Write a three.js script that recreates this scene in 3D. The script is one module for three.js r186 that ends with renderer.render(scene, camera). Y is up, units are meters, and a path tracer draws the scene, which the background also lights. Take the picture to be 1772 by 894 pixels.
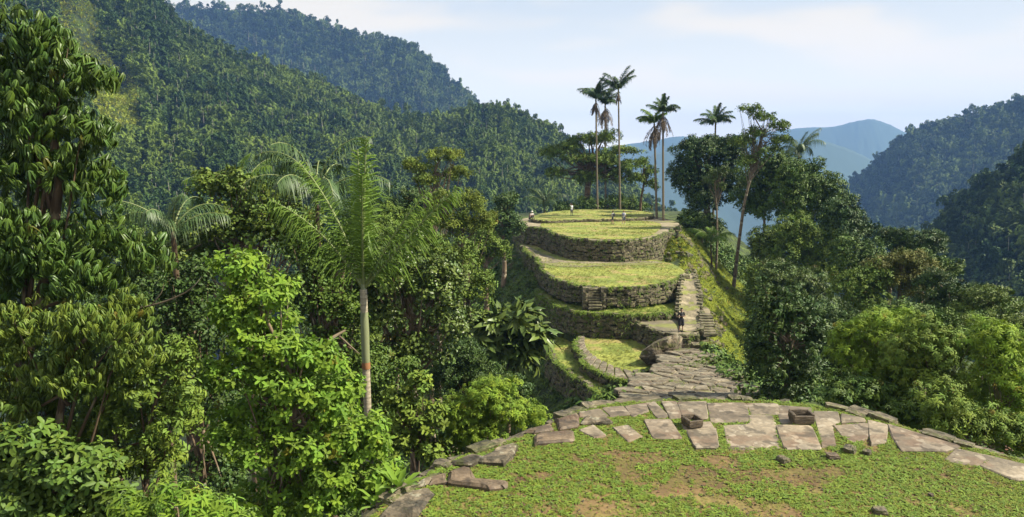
import * as THREE from 'three';
import { mergeGeometries, mergeVertices } from 'three/addons/utils/BufferGeometryUtils.js';
import { MarchingCubes } from 'three/addons/objects/MarchingCubes.js';

// ---------------------------------------------------------------- camera, sky, sun, exposure
const scene = new THREE.Scene();
const FOCAL = 1200, PITCH = 7.9 * Math.PI / 180;           // focal length in photo pixels (1772 x 894)
const camera = new THREE.PerspectiveCamera(2 * Math.atan(447 / FOCAL) * 180 / Math.PI, 1772 / 894, 0.1, 20000);
camera.rotation.x = -PITCH;
scene.add(camera);
const renderer = new THREE.WebGLRenderer({ antialias: true });
renderer.setSize(1024, 517);
renderer.toneMapping = THREE.LinearToneMapping;
renderer.toneMappingExposure = 2.12;
renderer.shadowMap.enabled = true;
const SUN = new THREE.Vector3(1, 0.98, 0.1).normalize();
const sun = new THREE.DirectionalLight(new THREE.Color(1, 0.92, 0.76), 5);
sun.position.copy(SUN).multiplyScalar(300); sun.target.position.set(8, -10, -55);
sun.position.add(sun.target.position);
sun.castShadow = true; sun.shadow.radius = 1.2; sun.shadow.mapSize.set(4096, 4096);
Object.assign(sun.shadow.camera, { left: -150, right: 150, top: 150, bottom: -150, near: 1, far: 900 });
scene.add(sun, sun.target);
scene.fog = new THREE.FogExp2(new THREE.Color(0.25, 0.48, 1.0), 0.000175);

// ---------------------------------------------------------------- random, noise
function mulberry(a) { return () => { a |= 0; a = a + 0x6D2B79F5 | 0; let t = Math.imul(a ^ a >>> 15, 1 | a); t = t + Math.imul(t ^ t >>> 7, 61 | t) ^ t; return ((t ^ t >>> 14) >>> 0) / 4294967296; }; }
let R = mulberry(7);
const rr = (a, b) => a + (b - a) * R();
const lerp = (a, b, t) => a + (b - a) * t, clamp = (x, a = 0, b = 1) => Math.min(b, Math.max(a, x));
const smooth = (a, b, x) => { const t = clamp((x - a) / (b - a)); return t * t * (3 - 2 * t); };
function hash(x, y, z = 0) { let h = Math.imul(x, 374761393) + Math.imul(y, 668265263) + Math.imul(z, 2147483647 ^ 0x5bd1e995) | 0; h = Math.imul(h ^ h >>> 13, 1274126177); return ((h ^ h >>> 16) >>> 0) / 4294967296; }
function vnoise(x, y, p = 0) {
  const xi = Math.floor(x), yi = Math.floor(y), m = (v) => p ? ((v % p) + p) % p : v;
  let fx = x - xi, fy = y - yi; fx = fx * fx * (3 - 2 * fx); fy = fy * fy * (3 - 2 * fy);
  const a = hash(m(xi), m(yi)), b = hash(m(xi + 1), m(yi)), c = hash(m(xi), m(yi + 1)), d = hash(m(xi + 1), m(yi + 1));
  return lerp(lerp(a, b, fx), lerp(c, d, fx), fy);
}
function fbm(x, y, o = 4, p = 0) { let s = 0, a = 0.5, n = 0; for (let k = 0; k < o; k++) { s += a * vnoise(x + k * (p ? 0 : 17.3), y, p); n += a; a *= 0.5; x *= 2; y *= 2; p *= 2; } return s / n; }

// ---------------------------------------------------------------- sky: thin high cloud over pale blue air
{
  const W = 1024, Hh = 512, data = new Float32Array(W * Hh * 4);
  for (let j = 0; j < Hh; j++) for (let i = 0; i < W; i++) {
    const el = ((j + 0.5) / Hh - 0.5) * Math.PI, az = ((i + 0.5) / W - 0.5) * 2 * Math.PI;
    const x = Math.cos(el) * Math.cos(az), y = Math.sin(el), z = Math.cos(el) * Math.sin(az);
    const h = Math.max(0, y), k = Math.exp(-h * 6.5);
    let c = [lerp(0.12, 1.14, k), lerp(0.22, 1.0, k), lerp(0.36, 0.68, k)];
    const q = 1 / (h + 0.16), u = x * q, v = z * q;
    const wx = fbm(u * 0.7 + 5, v * 0.7 + 9, 3) * 2.2;
    const cl = fbm(u * 0.9 + wx * 0.7 + 33, v * 2.1 + wx + 12.4, 5);
    const cover = 0.12 + smooth(0.4, 0.56, cl) * 0.82;
    const cc = lerp(0.38, 0.84, k);
    c = [lerp(c[0], cc * 1.1, cover), lerp(c[1], cc, cover), lerp(c[2], cc * 0.84, cover)];
    const s = x * SUN.x + y * SUN.y + z * SUN.z, g = Math.pow(Math.max(0, s), 10) * 0.5;
    const o = (j * W + i) * 4;
    if (y <= 0) c = [0.35, 0.38, 0.42];
    data[o] = c[0] + g; data[o + 1] = c[1] + g * 0.95; data[o + 2] = c[2] + g * 0.85; data[o + 3] = 1;
  }
  const t = new THREE.DataTexture(data, W, Hh, THREE.RGBAFormat, THREE.FloatType);
  t.mapping = THREE.EquirectangularReflectionMapping; t.magFilter = THREE.LinearFilter; t.minFilter = THREE.LinearFilter; t.needsUpdate = true;
  scene.background = t; scene.environment = t;
}

// ---------------------------------------------------------------- naming and layout helpers
const used = new Map();
function numbered(name) { const n = used.get(name) ?? 0; used.set(name, n + 1); return n ? `${name}_${String(n).padStart(3, '0')}` : name; }
function tag(o, label, category, group, kind) { o.userData.label = label; if (category) o.userData.category = category; if (group) o.userData.group = group; if (kind) o.userData.kind = kind; return o; }
function thing(name, label, category, pos = [0, 0, 0], group, kind) { const o = new THREE.Group(); o.name = numbered(name); o.position.set(...pos); scene.add(o); return tag(o, label, category, group, kind); }
function mesh(name, geo, mat, parent, kind) { const m = new THREE.Mesh(geo, mat); m.name = parent ? name : numbered(name); m.castShadow = m.receiveShadow = true; (parent ?? scene).add(m); if (kind) m.userData.kind = kind; return m; }
function copies(name, geo, mat, list, parent, kind = 'stuff') {   // list of [Matrix4, Color]
  const m = new THREE.InstancedMesh(geo, mat, list.length); m.name = parent ? name : numbered(name); m.castShadow = m.receiveShadow = true;
  list.forEach(([a, c], i) => { m.setMatrixAt(i, a); if (c) m.setColorAt(i, c); });
  m.userData.kind = kind; (parent ?? scene).add(m); return m;
}
// the point seen at photo pixel (px, py), d metres ahead, and the one on the level y
const down = (py) => Math.tan(PITCH + Math.atan((py - 447) / FOCAL));
function at(px, py, d) { const v = -(py - 447) / FOCAL, dz = Math.cos(PITCH) + v * Math.sin(PITCH); return new THREE.Vector3((px - 886) / FOCAL * d / dz, -d * down(py), -d); }
function onLevel(px, py, y) { return at(px, py, -y / down(py)); }
const V = (x, y, z) => new THREE.Vector3(x, y, z);

// ---------------------------------------------------------------- textures and materials
function tex(size, fn, srgb = true) {
  const a = new Uint8Array(size * size * 4);
  for (let j = 0; j < size; j++) for (let i = 0; i < size; i++) { const c = fn(i / size, j / size), o = (j * size + i) * 4; for (let k = 0; k < 3; k++) a[o + k] = clamp(c[k]) * 255; a[o + 3] = 255; }
  const t = new THREE.DataTexture(a, size, size); t.wrapS = t.wrapT = THREE.RepeatWrapping; t.magFilter = THREE.LinearFilter; t.minFilter = THREE.LinearMipmapLinearFilter; t.generateMipmaps = true;
  if (srgb) t.colorSpace = THREE.SRGBColorSpace; t.needsUpdate = true; return t;
}
const mixc = (a, b, t) => a.map((v, i) => lerp(v, b[i], t));
const stoneTex = tex(512, (u, v) => {
  const a = fbm(u * 6, v * 6, 5, 6), b = fbm(u * 24 + 3, v * 24, 3, 24), l = fbm(u * 12, v * 12 + 40, 4, 12), m = fbm(u * 5 + 11, v * 5 + 7, 5, 5);
  let c = mixc([0.42, 0.38, 0.33], [0.72, 0.67, 0.58], clamp(a * 1.5 - 0.25)); c = c.map((x) => x * lerp(0.78, 1.15, b));
  c = mixc(c, [0.8, 0.8, 0.74], smooth(0.6, 0.68, l) * 0.55);
  c = mixc(c, [0.2, 0.19, 0.15], smooth(0.56, 0.66, m) * 0.6);
  return mixc(c, [0.35, 0.4, 0.14], smooth(0.58, 0.7, fbm(u * 7 + 2, v * 7 + 21, 5, 7)) * 0.55);
});
const roughHeight = tex(512, (u, v) => { const a = fbm(u * 8, v * 8, 6, 8), c = Math.abs(fbm(u * 5 + 9, v * 5, 4, 5) - 0.5) * 2; const x = a * 0.8 + Math.min(1, c * 4) * 0.2; return [x, x, x]; }, false);
const slabTex = tex(1024, (u, v) => {
  const a = fbm(u * 5, v * 5, 6, 5), b = fbm(u * 40, v * 40, 3, 40), l = fbm(u * 14 + 8, v * 14 + 40, 4, 14);
  let c = mixc([0.45, 0.42, 0.36], [0.66, 0.62, 0.54], clamp(a * 1.6 - 0.3)); c = c.map((x) => x * lerp(0.86, 1.1, b));
  c = mixc(c, [0.44, 0.32, 0.24], smooth(0.55, 0.7, fbm(u * 4 + 20, v * 4 + 3, 5, 4)) * 0.35);
  c = mixc(c, [0.3, 0.28, 0.24], smooth(0.56, 0.7, fbm(u * 9 + 5, v * 9 + 13, 5, 9)) * 0.6);
  return mixc(c, [0.82, 0.8, 0.74], smooth(0.62, 0.7, l) * 0.4);
});
const lawnTex = tex(1024, (u, v) => {
  const a = fbm(u * 4, v * 4, 5, 4), b = fbm(u * 60, v * 60, 3, 60), d = fbm(u * 7 + 4, v * 7 + 31, 5, 7);
  let c = mixc([0.4, 0.45, 0.17], [0.56, 0.57, 0.25], clamp(a * 1.8 - 0.4)); c = mixc(c, [0.56, 0.5, 0.3], smooth(0.5, 0.66, d) * 0.85);
  return c.map((x) => x * lerp(0.75, 1.18, b));
});
const soilTex = tex(1024, (u, v) => {
  const a = fbm(u * 5, v * 5, 6, 5), b = fbm(u * 50, v * 50, 3, 50), g = fbm(u * 9 + 3, v * 9 + 17, 5, 9);
  let c = mixc([0.34, 0.27, 0.16], [0.5, 0.41, 0.26], clamp(a * 1.6 - 0.3)); c = mixc(c, [0.45, 0.5, 0.18], smooth(0.46, 0.62, g) * 0.22);
  return c.map((x) => x * lerp(0.8, 1.14, b));
});
const dirtTex = tex(512, (u, v) => { const a = fbm(u * 6, v * 6, 6, 6), b = fbm(u * 40, v * 40, 2, 40), g = fbm(u * 5 + 3, v * 5 + 17, 5, 5); let c = mixc([0.4, 0.37, 0.29], [0.62, 0.57, 0.46], clamp(a * 1.7 - 0.35)); c = mixc(c, [0.45, 0.48, 0.2], smooth(0.5, 0.66, g) * 0.7); return c.map((x) => x * lerp(0.85, 1.1, b)); });
const scrubTex = tex(512, (u, v) => { const a = fbm(u * 8, v * 8, 6, 8), b = fbm(u * 40, v * 40, 3, 40); return mixc([0.13, 0.18, 0.06], [0.32, 0.38, 0.13], clamp(a * 1.6 - 0.3)).map((x) => x * lerp(0.7, 1.2, b)); });
const barkTex = tex(256, (u, v) => { const a = fbm(u * 12, v * 3, 4, 3), l = fbm(u * 6, v * 6 + 8, 4, 6); let c = mixc([0.28, 0.22, 0.16], [0.56, 0.49, 0.39], a); return mixc(c, [0.72, 0.7, 0.6], smooth(0.55, 0.7, l) * 0.6); });
function std(o) { return new THREE.MeshStandardMaterial({ side: THREE.DoubleSide, ...o }); }
const lin = (r, g, b) => new THREE.Color().setRGB(r, g, b);
const stoneMats = [[0.95, 0.94, 0.84], [0.66, 0.67, 0.55], [0.86, 0.85, 0.7], [0.5, 0.55, 0.34], [0.72, 0.71, 0.6]].map((c) => std({ color: lin(...c.map((x) => x * 0.7)), map: stoneTex, bumpMap: roughHeight, bumpScale: 0.06, roughness: 0.92 }));
const slabMats = [[0.76, 0.71, 0.65], [0.62, 0.56, 0.51], [0.74, 0.68, 0.61]].map((c) => std({ color: lin(...c), map: slabTex, bumpMap: roughHeight, bumpScale: 0.03, roughness: 0.8 }));
const darkSlab = std({ color: lin(0.42, 0.34, 0.27), map: slabTex, bumpMap: roughHeight, bumpScale: 0.05, roughness: 0.7 });
const pathMats = [[1.05, 1.02, 0.93], [0.9, 0.88, 0.78], [0.82, 0.8, 0.68], [0.98, 0.94, 0.84]].map((c) => std({ color: lin(...c.map((x) => x * 0.62)), map: slabTex, bumpMap: roughHeight, bumpScale: 0.05, roughness: 0.9 }));
const boulderMat = std({ color: lin(0.5, 0.48, 0.42), map: stoneTex, bumpMap: roughHeight, bumpScale: 0.12, roughness: 0.95 });
const troughMat = std({ color: lin(0.34, 0.29, 0.24), map: slabTex, bumpMap: roughHeight, bumpScale: 0.02, roughness: 0.75 });
const lawnMat = std({ map: lawnTex, bumpMap: roughHeight, bumpScale: 0.08, roughness: 1 });
const soilMat = std({ map: soilTex, bumpMap: roughHeight, bumpScale: 0.04, roughness: 1 });
const dirtMat = std({ map: dirtTex, bumpMap: roughHeight, bumpScale: 0.05, roughness: 1 });
const coreMat = std({ color: lin(0.75, 0.7, 0.55), map: scrubTex, roughness: 1 });
const scrubMat = std({ map: scrubTex, bumpMap: roughHeight, bumpScale: 0.3, roughness: 1 });
const barkMat = std({ map: barkTex, bumpMap: roughHeight, bumpScale: 0.02, roughness: 0.95 });
const paleBark = std({ color: lin(0.85, 0.9, 0.92), map: barkTex, roughness: 0.9 });
const darkBark = std({ color: lin(0.55, 0.5, 0.42), map: barkTex, roughness: 0.95 });

// ---------------------------------------------------------------- geometry helpers
function boxUV(g, s = 1) {   // uv in metres from the face directions
  g = g.index ? g.toNonIndexed() : g; const p = g.attributes.position, n = p.count, uv = new Float32Array(n * 2), a = V(), b = V(), c = V();
  for (let i = 0; i < n; i += 3) {
    a.fromBufferAttribute(p, i); b.fromBufferAttribute(p, i + 1); c.fromBufferAttribute(p, i + 2);
    const nn = b.clone().sub(a).cross(c.clone().sub(a)), ax = Math.abs(nn.x), ay = Math.abs(nn.y), az = Math.abs(nn.z);
    [a, b, c].forEach((q, k) => { const w = ay >= ax && ay >= az ? [q.x, q.z] : ax > az ? [q.z, q.y] : [q.x, q.y]; uv[(i + k) * 2] = w[0] * s; uv[(i + k) * 2 + 1] = w[1] * s; });
  }
  g.setAttribute('uv', new THREE.BufferAttribute(uv, 2)); return g;
}
function geoFrom(pos, idx, uv) { const g = new THREE.BufferGeometry(); g.setAttribute('position', new THREE.Float32BufferAttribute(pos, 3)); if (uv) g.setAttribute('uv', new THREE.Float32BufferAttribute(uv, 2)); g.setIndex(idx); g.computeVertexNormals(); return g; }
function tube(pts, radii, seg = 8) {   // tapered limb through the points
  const c = new THREE.CatmullRomCurve3(pts), n = Math.max(3, pts.length * 3), pos = [], idx = [], uv = [], fr = c.computeFrenetFrames(n, false), p = V(); let len = 0, last = null;
  for (let i = 0; i <= n; i++) {
    const t = i / n, f = t * (radii.length - 1), k = Math.min(radii.length - 2, Math.floor(f)), r = lerp(radii[k], radii[k + 1], f - k);
    c.getPoint(t, p); if (last) len += p.distanceTo(last); last = p.clone();
    for (let j = 0; j <= seg; j++) { const a = j / seg * 2 * Math.PI, q = p.clone().addScaledVector(fr.normals[i], Math.cos(a) * r).addScaledVector(fr.binormals[i], Math.sin(a) * r); pos.push(q.x, q.y, q.z); uv.push(j / seg, len * 0.6); }
  }
  for (let i = 0; i < n; i++) for (let j = 0; j < seg; j++) { const a = i * (seg + 1) + j, b = a + seg + 1; idx.push(a, a + 1, b, a + 1, b + 1, b); }
  return geoFrom(pos, idx, uv);
}
function rockGeo(rough, seed, n = 2) {   // a block with worn corners
  const g0 = new THREE.BoxGeometry(1, 1, 1, n, n, n); g0.deleteAttribute('uv'); g0.deleteAttribute('normal'); const g = mergeVertices(g0), p = g.attributes.position, r = mulberry(seed);
  for (let i = 0; i < p.count; i++) { const q = V().fromBufferAttribute(p, i), l = q.length(), s = lerp(1, 0.62 / l, 0.32); q.multiplyScalar(s); q.x += (r() - 0.5) * rough; q.y += (r() - 0.5) * rough; q.z += (r() - 0.5) * rough; p.setXYZ(i, q.x, q.y, q.z); }
  const o = boxUV(g, 0.5); o.computeVertexNormals(); return o;
}
const rocks = [...Array(8)].map((_, i) => rockGeo(0.16, 100 + i));
const inPoly = (x, z, P) => { let c = false; for (let i = 0, j = P.length - 1; i < P.length; j = i++) if ((P[i].z > z) !== (P[j].z > z) && x < (P[j].x - P[i].x) * (z - P[i].z) / (P[j].z - P[i].z) + P[i].x) c = !c; return c; };
function curveThrough(P, n, closed = false) { return new THREE.CatmullRomCurve3(P, closed, 'centripetal').getSpacedPoints(n); }
function roundPoly(P, amount = 0.18) {   // cut corners of a plan polygon
  const o = []; P.forEach((p, i) => { const a = P[(i + P.length - 1) % P.length], b = P[(i + 1) % P.length]; o.push(p.clone().lerp(a, amount * 0.6), p.clone().lerp(a, amount * 0.18).lerp(b, amount * 0.18), p.clone().lerp(b, amount * 0.6)); }); return o;
}
function prism(P, yTop, thick, bevel = 0.03, uvs = 0.5) {   // plan polygon, worn upper edge; yTop(x, z)
  const n = P.length, c = P.reduce((s, p) => s.add(p), V()).divideScalar(n), pos = [], idx = [];
  const ring = (k, dy) => P.forEach((p) => { const d = p.clone().sub(c), l = Math.hypot(d.x, d.z), f = Math.max(0.2, (l - k) / l), x = c.x + d.x * f, z = c.z + d.z * f; pos.push(x, yTop(x, z) + dy, z); });
  ring(0, -thick); ring(0, -bevel); ring(bevel * 1.4, 0); ring(Math.max(bevel * 3, 0.1), 0.004);
  pos.push(c.x, yTop(c.x, c.z) + 0.006, c.z);
  for (let k = 0; k < 3; k++) for (let i = 0; i < n; i++) { const a = k * n + i, b = k * n + (i + 1) % n; idx.push(a, a + n, b, b, a + n, b + n); }
  for (let i = 0; i < n; i++) idx.push(3 * n + i, 4 * n, 3 * n + (i + 1) % n);
  const area = P.reduce((s, p, i) => { const q = P[(i + 1) % n]; return s + p.x * q.z - q.x * p.z; }, 0);
  if (area < 0) for (let i = 0; i < idx.length; i += 3) [idx[i + 1], idx[i + 2]] = [idx[i + 2], idx[i + 1]];
  const g0 = new THREE.BufferGeometry(); g0.setAttribute('position', new THREE.Float32BufferAttribute(pos, 3)); g0.setIndex(idx);
  const g = boxUV(g0, uvs); g.computeVertexNormals(); return g;
}
function sheet(P, y, s = 0.12, cell = 1.2, bump = 0.05) {   // a plan polygon as gently uneven ground
  const sh = new THREE.Shape(P.map((p) => new THREE.Vector2(p.x, p.z))), g = new THREE.ShapeGeometry(sh), pos = g.attributes.position, uv = [];
  for (let i = 0; i < pos.count; i++) { const x = pos.getX(i), z = pos.getY(i); pos.setXYZ(i, x, typeof y === 'function' ? y(x, z) : y, z); uv.push(x * s, z * s); }
  g.setAttribute('uv', new THREE.Float32BufferAttribute(uv, 2)); g.computeVertexNormals();
  const nr = g.attributes.normal; if (nr.getY(0) < 0) { const ix = g.index.array; for (let i = 0; i < ix.length; i += 3) [ix[i + 1], ix[i + 2]] = [ix[i + 2], ix[i + 1]]; g.computeVertexNormals(); }
  return g;
}
function skirt(P, yTop, yBot, out = 0) {   // the earth behind a wall, under a closed plan polygon
  const pos = [], idx = [], n = P.length; const c = P.reduce((s, p) => s.add(p), V()).divideScalar(n);
  P.forEach((p) => { const d = p.clone().sub(c).setY(0).normalize(); pos.push(p.x, typeof yTop === 'function' ? yTop(p) : yTop, p.z, p.x + d.x * out, yBot, p.z + d.z * out); });
  for (let i = 0; i < n; i++) { const a = 2 * i, b = 2 * ((i + 1) % n); idx.push(a, b, a + 1, b, b + 1, a + 1); }
  const g0 = new THREE.BufferGeometry(); g0.setAttribute('position', new THREE.Float32BufferAttribute(pos, 3)); g0.setIndex(idx); const g = boxUV(g0, 0.4); g.computeVertexNormals(); return g;
}
function mat4(p, q, s) { return new THREE.Matrix4().compose(p, q, typeof s === 'number' ? V(s, s, s) : s); }
function eul(x, y, z) { return new THREE.Quaternion().setFromEuler(new THREE.Euler(x, y, z, 'YXZ')); }

// courses of stones along a plan line that runs with its outer side on the right hand seen from above
function wallStones(parent, line, yTop, yBot, size, most, batter = 0.12) {
  const all = []; const L = [0]; for (let i = 1; i < line.length; i++) L.push(L[i - 1] + line[i].distanceTo(line[i - 1])); const total = L[L.length - 1];
  const point = (s) => { let k = 1; while (k < L.length - 1 && L[k] < s) k++; const t = (s - L[k - 1]) / (L[k] - L[k - 1]), p = line[k - 1].clone().lerp(line[k], t), tg = line[k].clone().sub(line[k - 1]).setY(0).normalize(); return [p, tg]; };
  const rows = Math.ceil((yTop - yBot) / (size * 0.62));
  let y = yTop;
  for (let r = 0; r < rows; r++) {
    const h = size * rr(0.5, 0.85); let s = -rr(0, size);
    while (s < total) {
      const w = size * (R() < 0.12 ? rr(1.7, 2.5) : rr(0.5, 1.5)), [p, tg] = point(clamp(s + w / 2, 0, total)), out = V(-tg.z, 0, tg.x), hh = h * rr(0.75, 1.15);
      p.y = y - h / 2 + rr(-0.35, 0.4) * h; p.addScaledVector(out, batter * (yTop - y) + rr(-0.08, 0.09) * size - size * 0.12);
      const q = eul(rr(-0.14, 0.14), Math.atan2(out.x, out.z) + rr(-0.18, 0.18), rr(-0.12, 0.12));
      all.push([mat4(p, q, V(w * 1.02, hh, size * rr(0.7, 1.1))), w * hh, Math.floor(R() * 8), Math.floor(R() * stoneMats.length)]); s += w;
    }
    y -= h * 0.86; if (y < yBot) break;
  }
  all.sort((a, b) => b[1] - a[1]);
  all.slice(0, most).forEach(([m, , k, c]) => { const o = mesh('stone', rocks[k], stoneMats[c], parent); o.applyMatrix4(m); });
  const rest = all.slice(most); if (rest.length) stoneMats.forEach((mt, c) => { const g = rest.filter((x) => x[3] === c).map(([m, , k]) => rocks[k].clone().applyMatrix4(m)); if (g.length) mesh('small_stones', mergeGeometries(g), mt, parent, 'stuff'); });
}
// irregular paving: cells round scattered seeds, clipped to the plan polygon
function cells(P, spacing, gap, stretch = 1) {
  let x0 = 1e9, x1 = -1e9, z0 = 1e9, z1 = -1e9; P.forEach((p) => { x0 = Math.min(x0, p.x); x1 = Math.max(x1, p.x); z0 = Math.min(z0, p.z); z1 = Math.max(z1, p.z); });
  const seeds = []; let row = 0;
  for (let z = z0; z < z1 + spacing; z += spacing * stretch, row++) for (let x = x0 + (row % 2) * spacing / 2; x < x1 + spacing; x += spacing) { const q = V(x + rr(-0.42, 0.42) * spacing, 0, z + rr(-0.42, 0.42) * spacing * stretch); if (inPoly(q.x, q.z, P)) seeds.push(q); }
  const clip = (poly, m, n) => { const o = []; poly.forEach((a, i) => { const b = poly[(i + 1) % poly.length], da = (a.x - m.x) * n.x + (a.z - m.z) * n.z, db = (b.x - m.x) * n.x + (b.z - m.z) * n.z; if (da <= 0) o.push(a); if ((da < 0) !== (db < 0) && da !== db) o.push(a.clone().lerp(b, da / (da - db))); }); return o; };
  return seeds.map((s, i) => {
    const r = spacing * 1.1; let poly = [...Array(10)].map((_, k) => V(s.x + Math.cos(k / 10 * 6.283) * r, 0, s.z + Math.sin(k / 10 * 6.283) * r));
    seeds.forEach((t, j) => { if (i === j || s.distanceTo(t) > spacing * 2.6) return; const n = t.clone().sub(s).normalize(); poly = clip(poly, s.clone().lerp(t, 0.5).addScaledVector(n, -gap * (0.5 + hash(i + j, i * j) * 0.9)), n); });
    return poly;
  }).filter((p) => p.length > 2);
}

// ---------------------------------------------------------------- leaves
const leafMats = {};
function leafMat(key, c, rough = 0.55, through = 0) {
  return leafMats[key] ??= through ? new THREE.MeshPhysicalMaterial({ side: THREE.DoubleSide, color: lin(...c), roughness: 0.9, transmission: through, thickness: 0, specularIntensity: 0.4 })
    : new THREE.MeshPhysicalMaterial({ side: THREE.DoubleSide, color: lin(...c), roughness: rough, specularIntensity: 0.4 });
}
function leaf(pos, idx, m, len, wid, droop, fold = 0.25, fat = 0.45) {   // one blade along +z, bent down by droop, folded along its midrib
  const b = pos.length / 3, q = V(), put = (x, y, z) => { q.set(x, y, z).applyMatrix4(m); pos.push(q.x, q.y, q.z); };
  const f = (t) => [-droop * t * t * len, t * len * (1 - 0.25 * droop * t)];
  put(0, 0, 0);
  for (const [t, w] of [[fat * 0.65, 0.9], [Math.min(0.85, fat + 0.3), 0.85]]) { const [y, z] = f(t); put(-wid * w / 2, y + fold * wid * w / 2, z); put(0, y, z); put(wid * w / 2, y + fold * wid * w / 2, z); }
  const [y, z] = f(1); put(0, y, z);
  for (const t of [[0, 1, 2], [0, 2, 3], [1, 4, 5], [1, 5, 2], [2, 5, 6], [2, 6, 3], [4, 7, 5], [5, 7, 6]]) idx.push(...t.map((k) => k + b));
}
function cluster(n, fn, seed) { const keep = R; R = mulberry(seed); const pos = [], idx = []; for (let i = 0; i < n; i++) fn(i, pos, idx); R = keep; return geoFrom(pos, idx); }
const M4 = (x, y, z, rx, ry, rz) => mat4(V(x, y, z), eul(rx, ry, rz), 1);
const clusters = {
  // umbrella of hanging leaflets, about 1 m across before scaling
  umbrella: [1, 2].map((s) => cluster(11, (i, p, x) => leaf(p, x, M4(0, 0, 0, rr(0.1, 0.8), i / 11 * 6.283 + rr(-0.25, 0.25), rr(-0.4, 0.4)), rr(0.38, 0.62), 0.085, 0.85, 0.35, 0.5), s)),
  rosette: [3, 4].map((s) => cluster(8, (i, p, x) => leaf(p, x, M4(0, 0.02 * i, 0, i < 5 ? rr(-0.05, 0.35) : -rr(0.4, 0.8), i * 2.4 + rr(-0.2, 0.2), rr(-0.3, 0.3)), rr(0.36, 0.54), 0.2, 0.35, 0.3, 0.55), s)),
  spray: [5, 6].map((s) => cluster(13, (i, p, x) => leaf(p, x, M4(rr(-0.05, 0.05), rr(-0.03, 0.05), i / 13 * 0.75 - 0.35, rr(-0.2, 0.5), (i % 2 ? 1 : -1) * rr(0.5, 1.3), rr(-0.5, 0.5)), rr(0.24, 0.36), 0.12, 0.45, 0.3), s)),
  round: [7, 8].map((s) => cluster(11, (i, p, x) => leaf(p, x, M4(rr(-0.3, 0.3), rr(-0.2, 0.2), rr(-0.3, 0.3), rr(-0.3, 0.8), rr(0, 6.28), rr(-0.4, 0.4)), rr(0.22, 0.32), 0.17, 0.3, 0.3, 0.5), s)),
  lance: [9, 10].map((s) => cluster(10, (i, p, x) => leaf(p, x, M4(0, i * 0.035, 0, rr(-0.9, 0.1), i * 2.4 + rr(-0.3, 0.3), 0), rr(0.34, 0.52), 0.11, 0.55, 0.35), s)),
  clump: [11, 12, 13].map((s) => cluster(34, (i, p, x) => { const a = rr(0, 6.28), r = Math.sqrt(R()) * 0.48, y = rr(-0.16, 0.16) + 0.12 * (1 - r); leaf(p, x, M4(Math.cos(a) * r, y, Math.sin(a) * r, rr(-0.3, 0.7), a + rr(-1, 1), rr(-0.5, 0.5)), rr(0.16, 0.26), 0.1, 0.5, 0.25); }, s)),
  tuft: [14, 15].map((s) => cluster(9, (i, p, x) => leaf(p, x, M4(rr(-0.2, 0.2), 0, rr(-0.2, 0.2), -rr(0.5, 1.3), rr(0, 6.28), 0), rr(0.5, 1), 0.09, 0.6, 0.3), s)),
  herb: [16, 17].map((s) => cluster(8, (i, p, x) => leaf(p, x, M4(rr(-0.22, 0.22), 0.03, rr(-0.22, 0.22), -rr(0.1, 0.75), rr(0, 6.28), rr(-0.3, 0.3)), rr(0.3, 0.5), 0.16, 0.5, 0.3), s)),
  big: [18, 19].map((s) => cluster(7, (i, p, x) => leaf(p, x, M4(0, 0, 0, -rr(0.35, 1.1), i * 2.4 + rr(-0.3, 0.3), rr(-0.3, 0.3)), rr(0.6, 1), 0.26, 0.7, 0.35, 0.45), s)),
};
const up = V(0, 1, 0);
function tint(v = 0.28) { if (R() < 0.008) return lin(1.25, 0.72, 0.7); const a = 1 + rr(-v, v), b = rr(-0.1, 0.12); return lin(a * (1 + b), a, a * (1 - b * 1.5)); }

// a crown: each lobe breaks up into smaller clumps whose shells carry the leaf clusters
function crown(parent, base, lobes, kind, mat, size, density, sub = 11) {
  const lists = clusters[kind].map(() => []), tips = [];
  for (const L of lobes) {
    const [c, rx, ry, rz] = L, clumps = [];
    for (let k = 0; k < sub; k++) { const a = rr(0, 6.283), y = rr(-0.75, 1), s = Math.sqrt(1 - y * y * 0.9), f = rr(0.5, 0.82); clumps.push([V(c.x + Math.cos(a) * s * rx * f, c.y + y * ry * f, c.z + Math.sin(a) * s * rz * f), rr(0.3, 0.48)]); }
    clumps.push([c.clone(), 0.6]);
    for (const [q, f] of clumps) {
      tips.push(q);
      const ax = rx * f, ay = ry * f, az = rz * f, area = 4 * Math.PI * Math.pow((Math.pow(ax * ay, 1.6) + Math.pow(ax * az, 1.6) + Math.pow(ay * az, 1.6)) / 3, 1 / 1.6);
      const n = Math.max(4, Math.round(area / (size * size) * density));
      for (let i = 0; i < n; i++) {
        const a = rr(0, 6.283), y = rr(-0.8, 1), s = Math.sqrt(Math.max(0, 1 - y * y)), d = V(Math.cos(a) * s, y, Math.sin(a) * s), k = rr(0.7, 1.12), p = V(q.x + d.x * ax * k, q.y + d.y * ay * k, q.z + d.z * az * k);
        const axis = d.clone().multiplyScalar(kind === 'umbrella' ? 0.45 : 0.9).addScaledVector(up, 0.75).normalize(), qu = new THREE.Quaternion().setFromUnitVectors(up, axis).multiply(eul(rr(-0.3, 0.3), rr(0, 6.283), rr(-0.3, 0.3)));
        lists[Math.floor(R() * lists.length)].push([mat4(p.sub(base), qu, size * rr(0.75, 1.25)), tint()]);
      }
    }
  }
  lists.forEach((l, i) => l.length && copies('crown', clusters[kind][i], mat, l, parent));
  return tips;
}
const treesBuilt = [];
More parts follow.
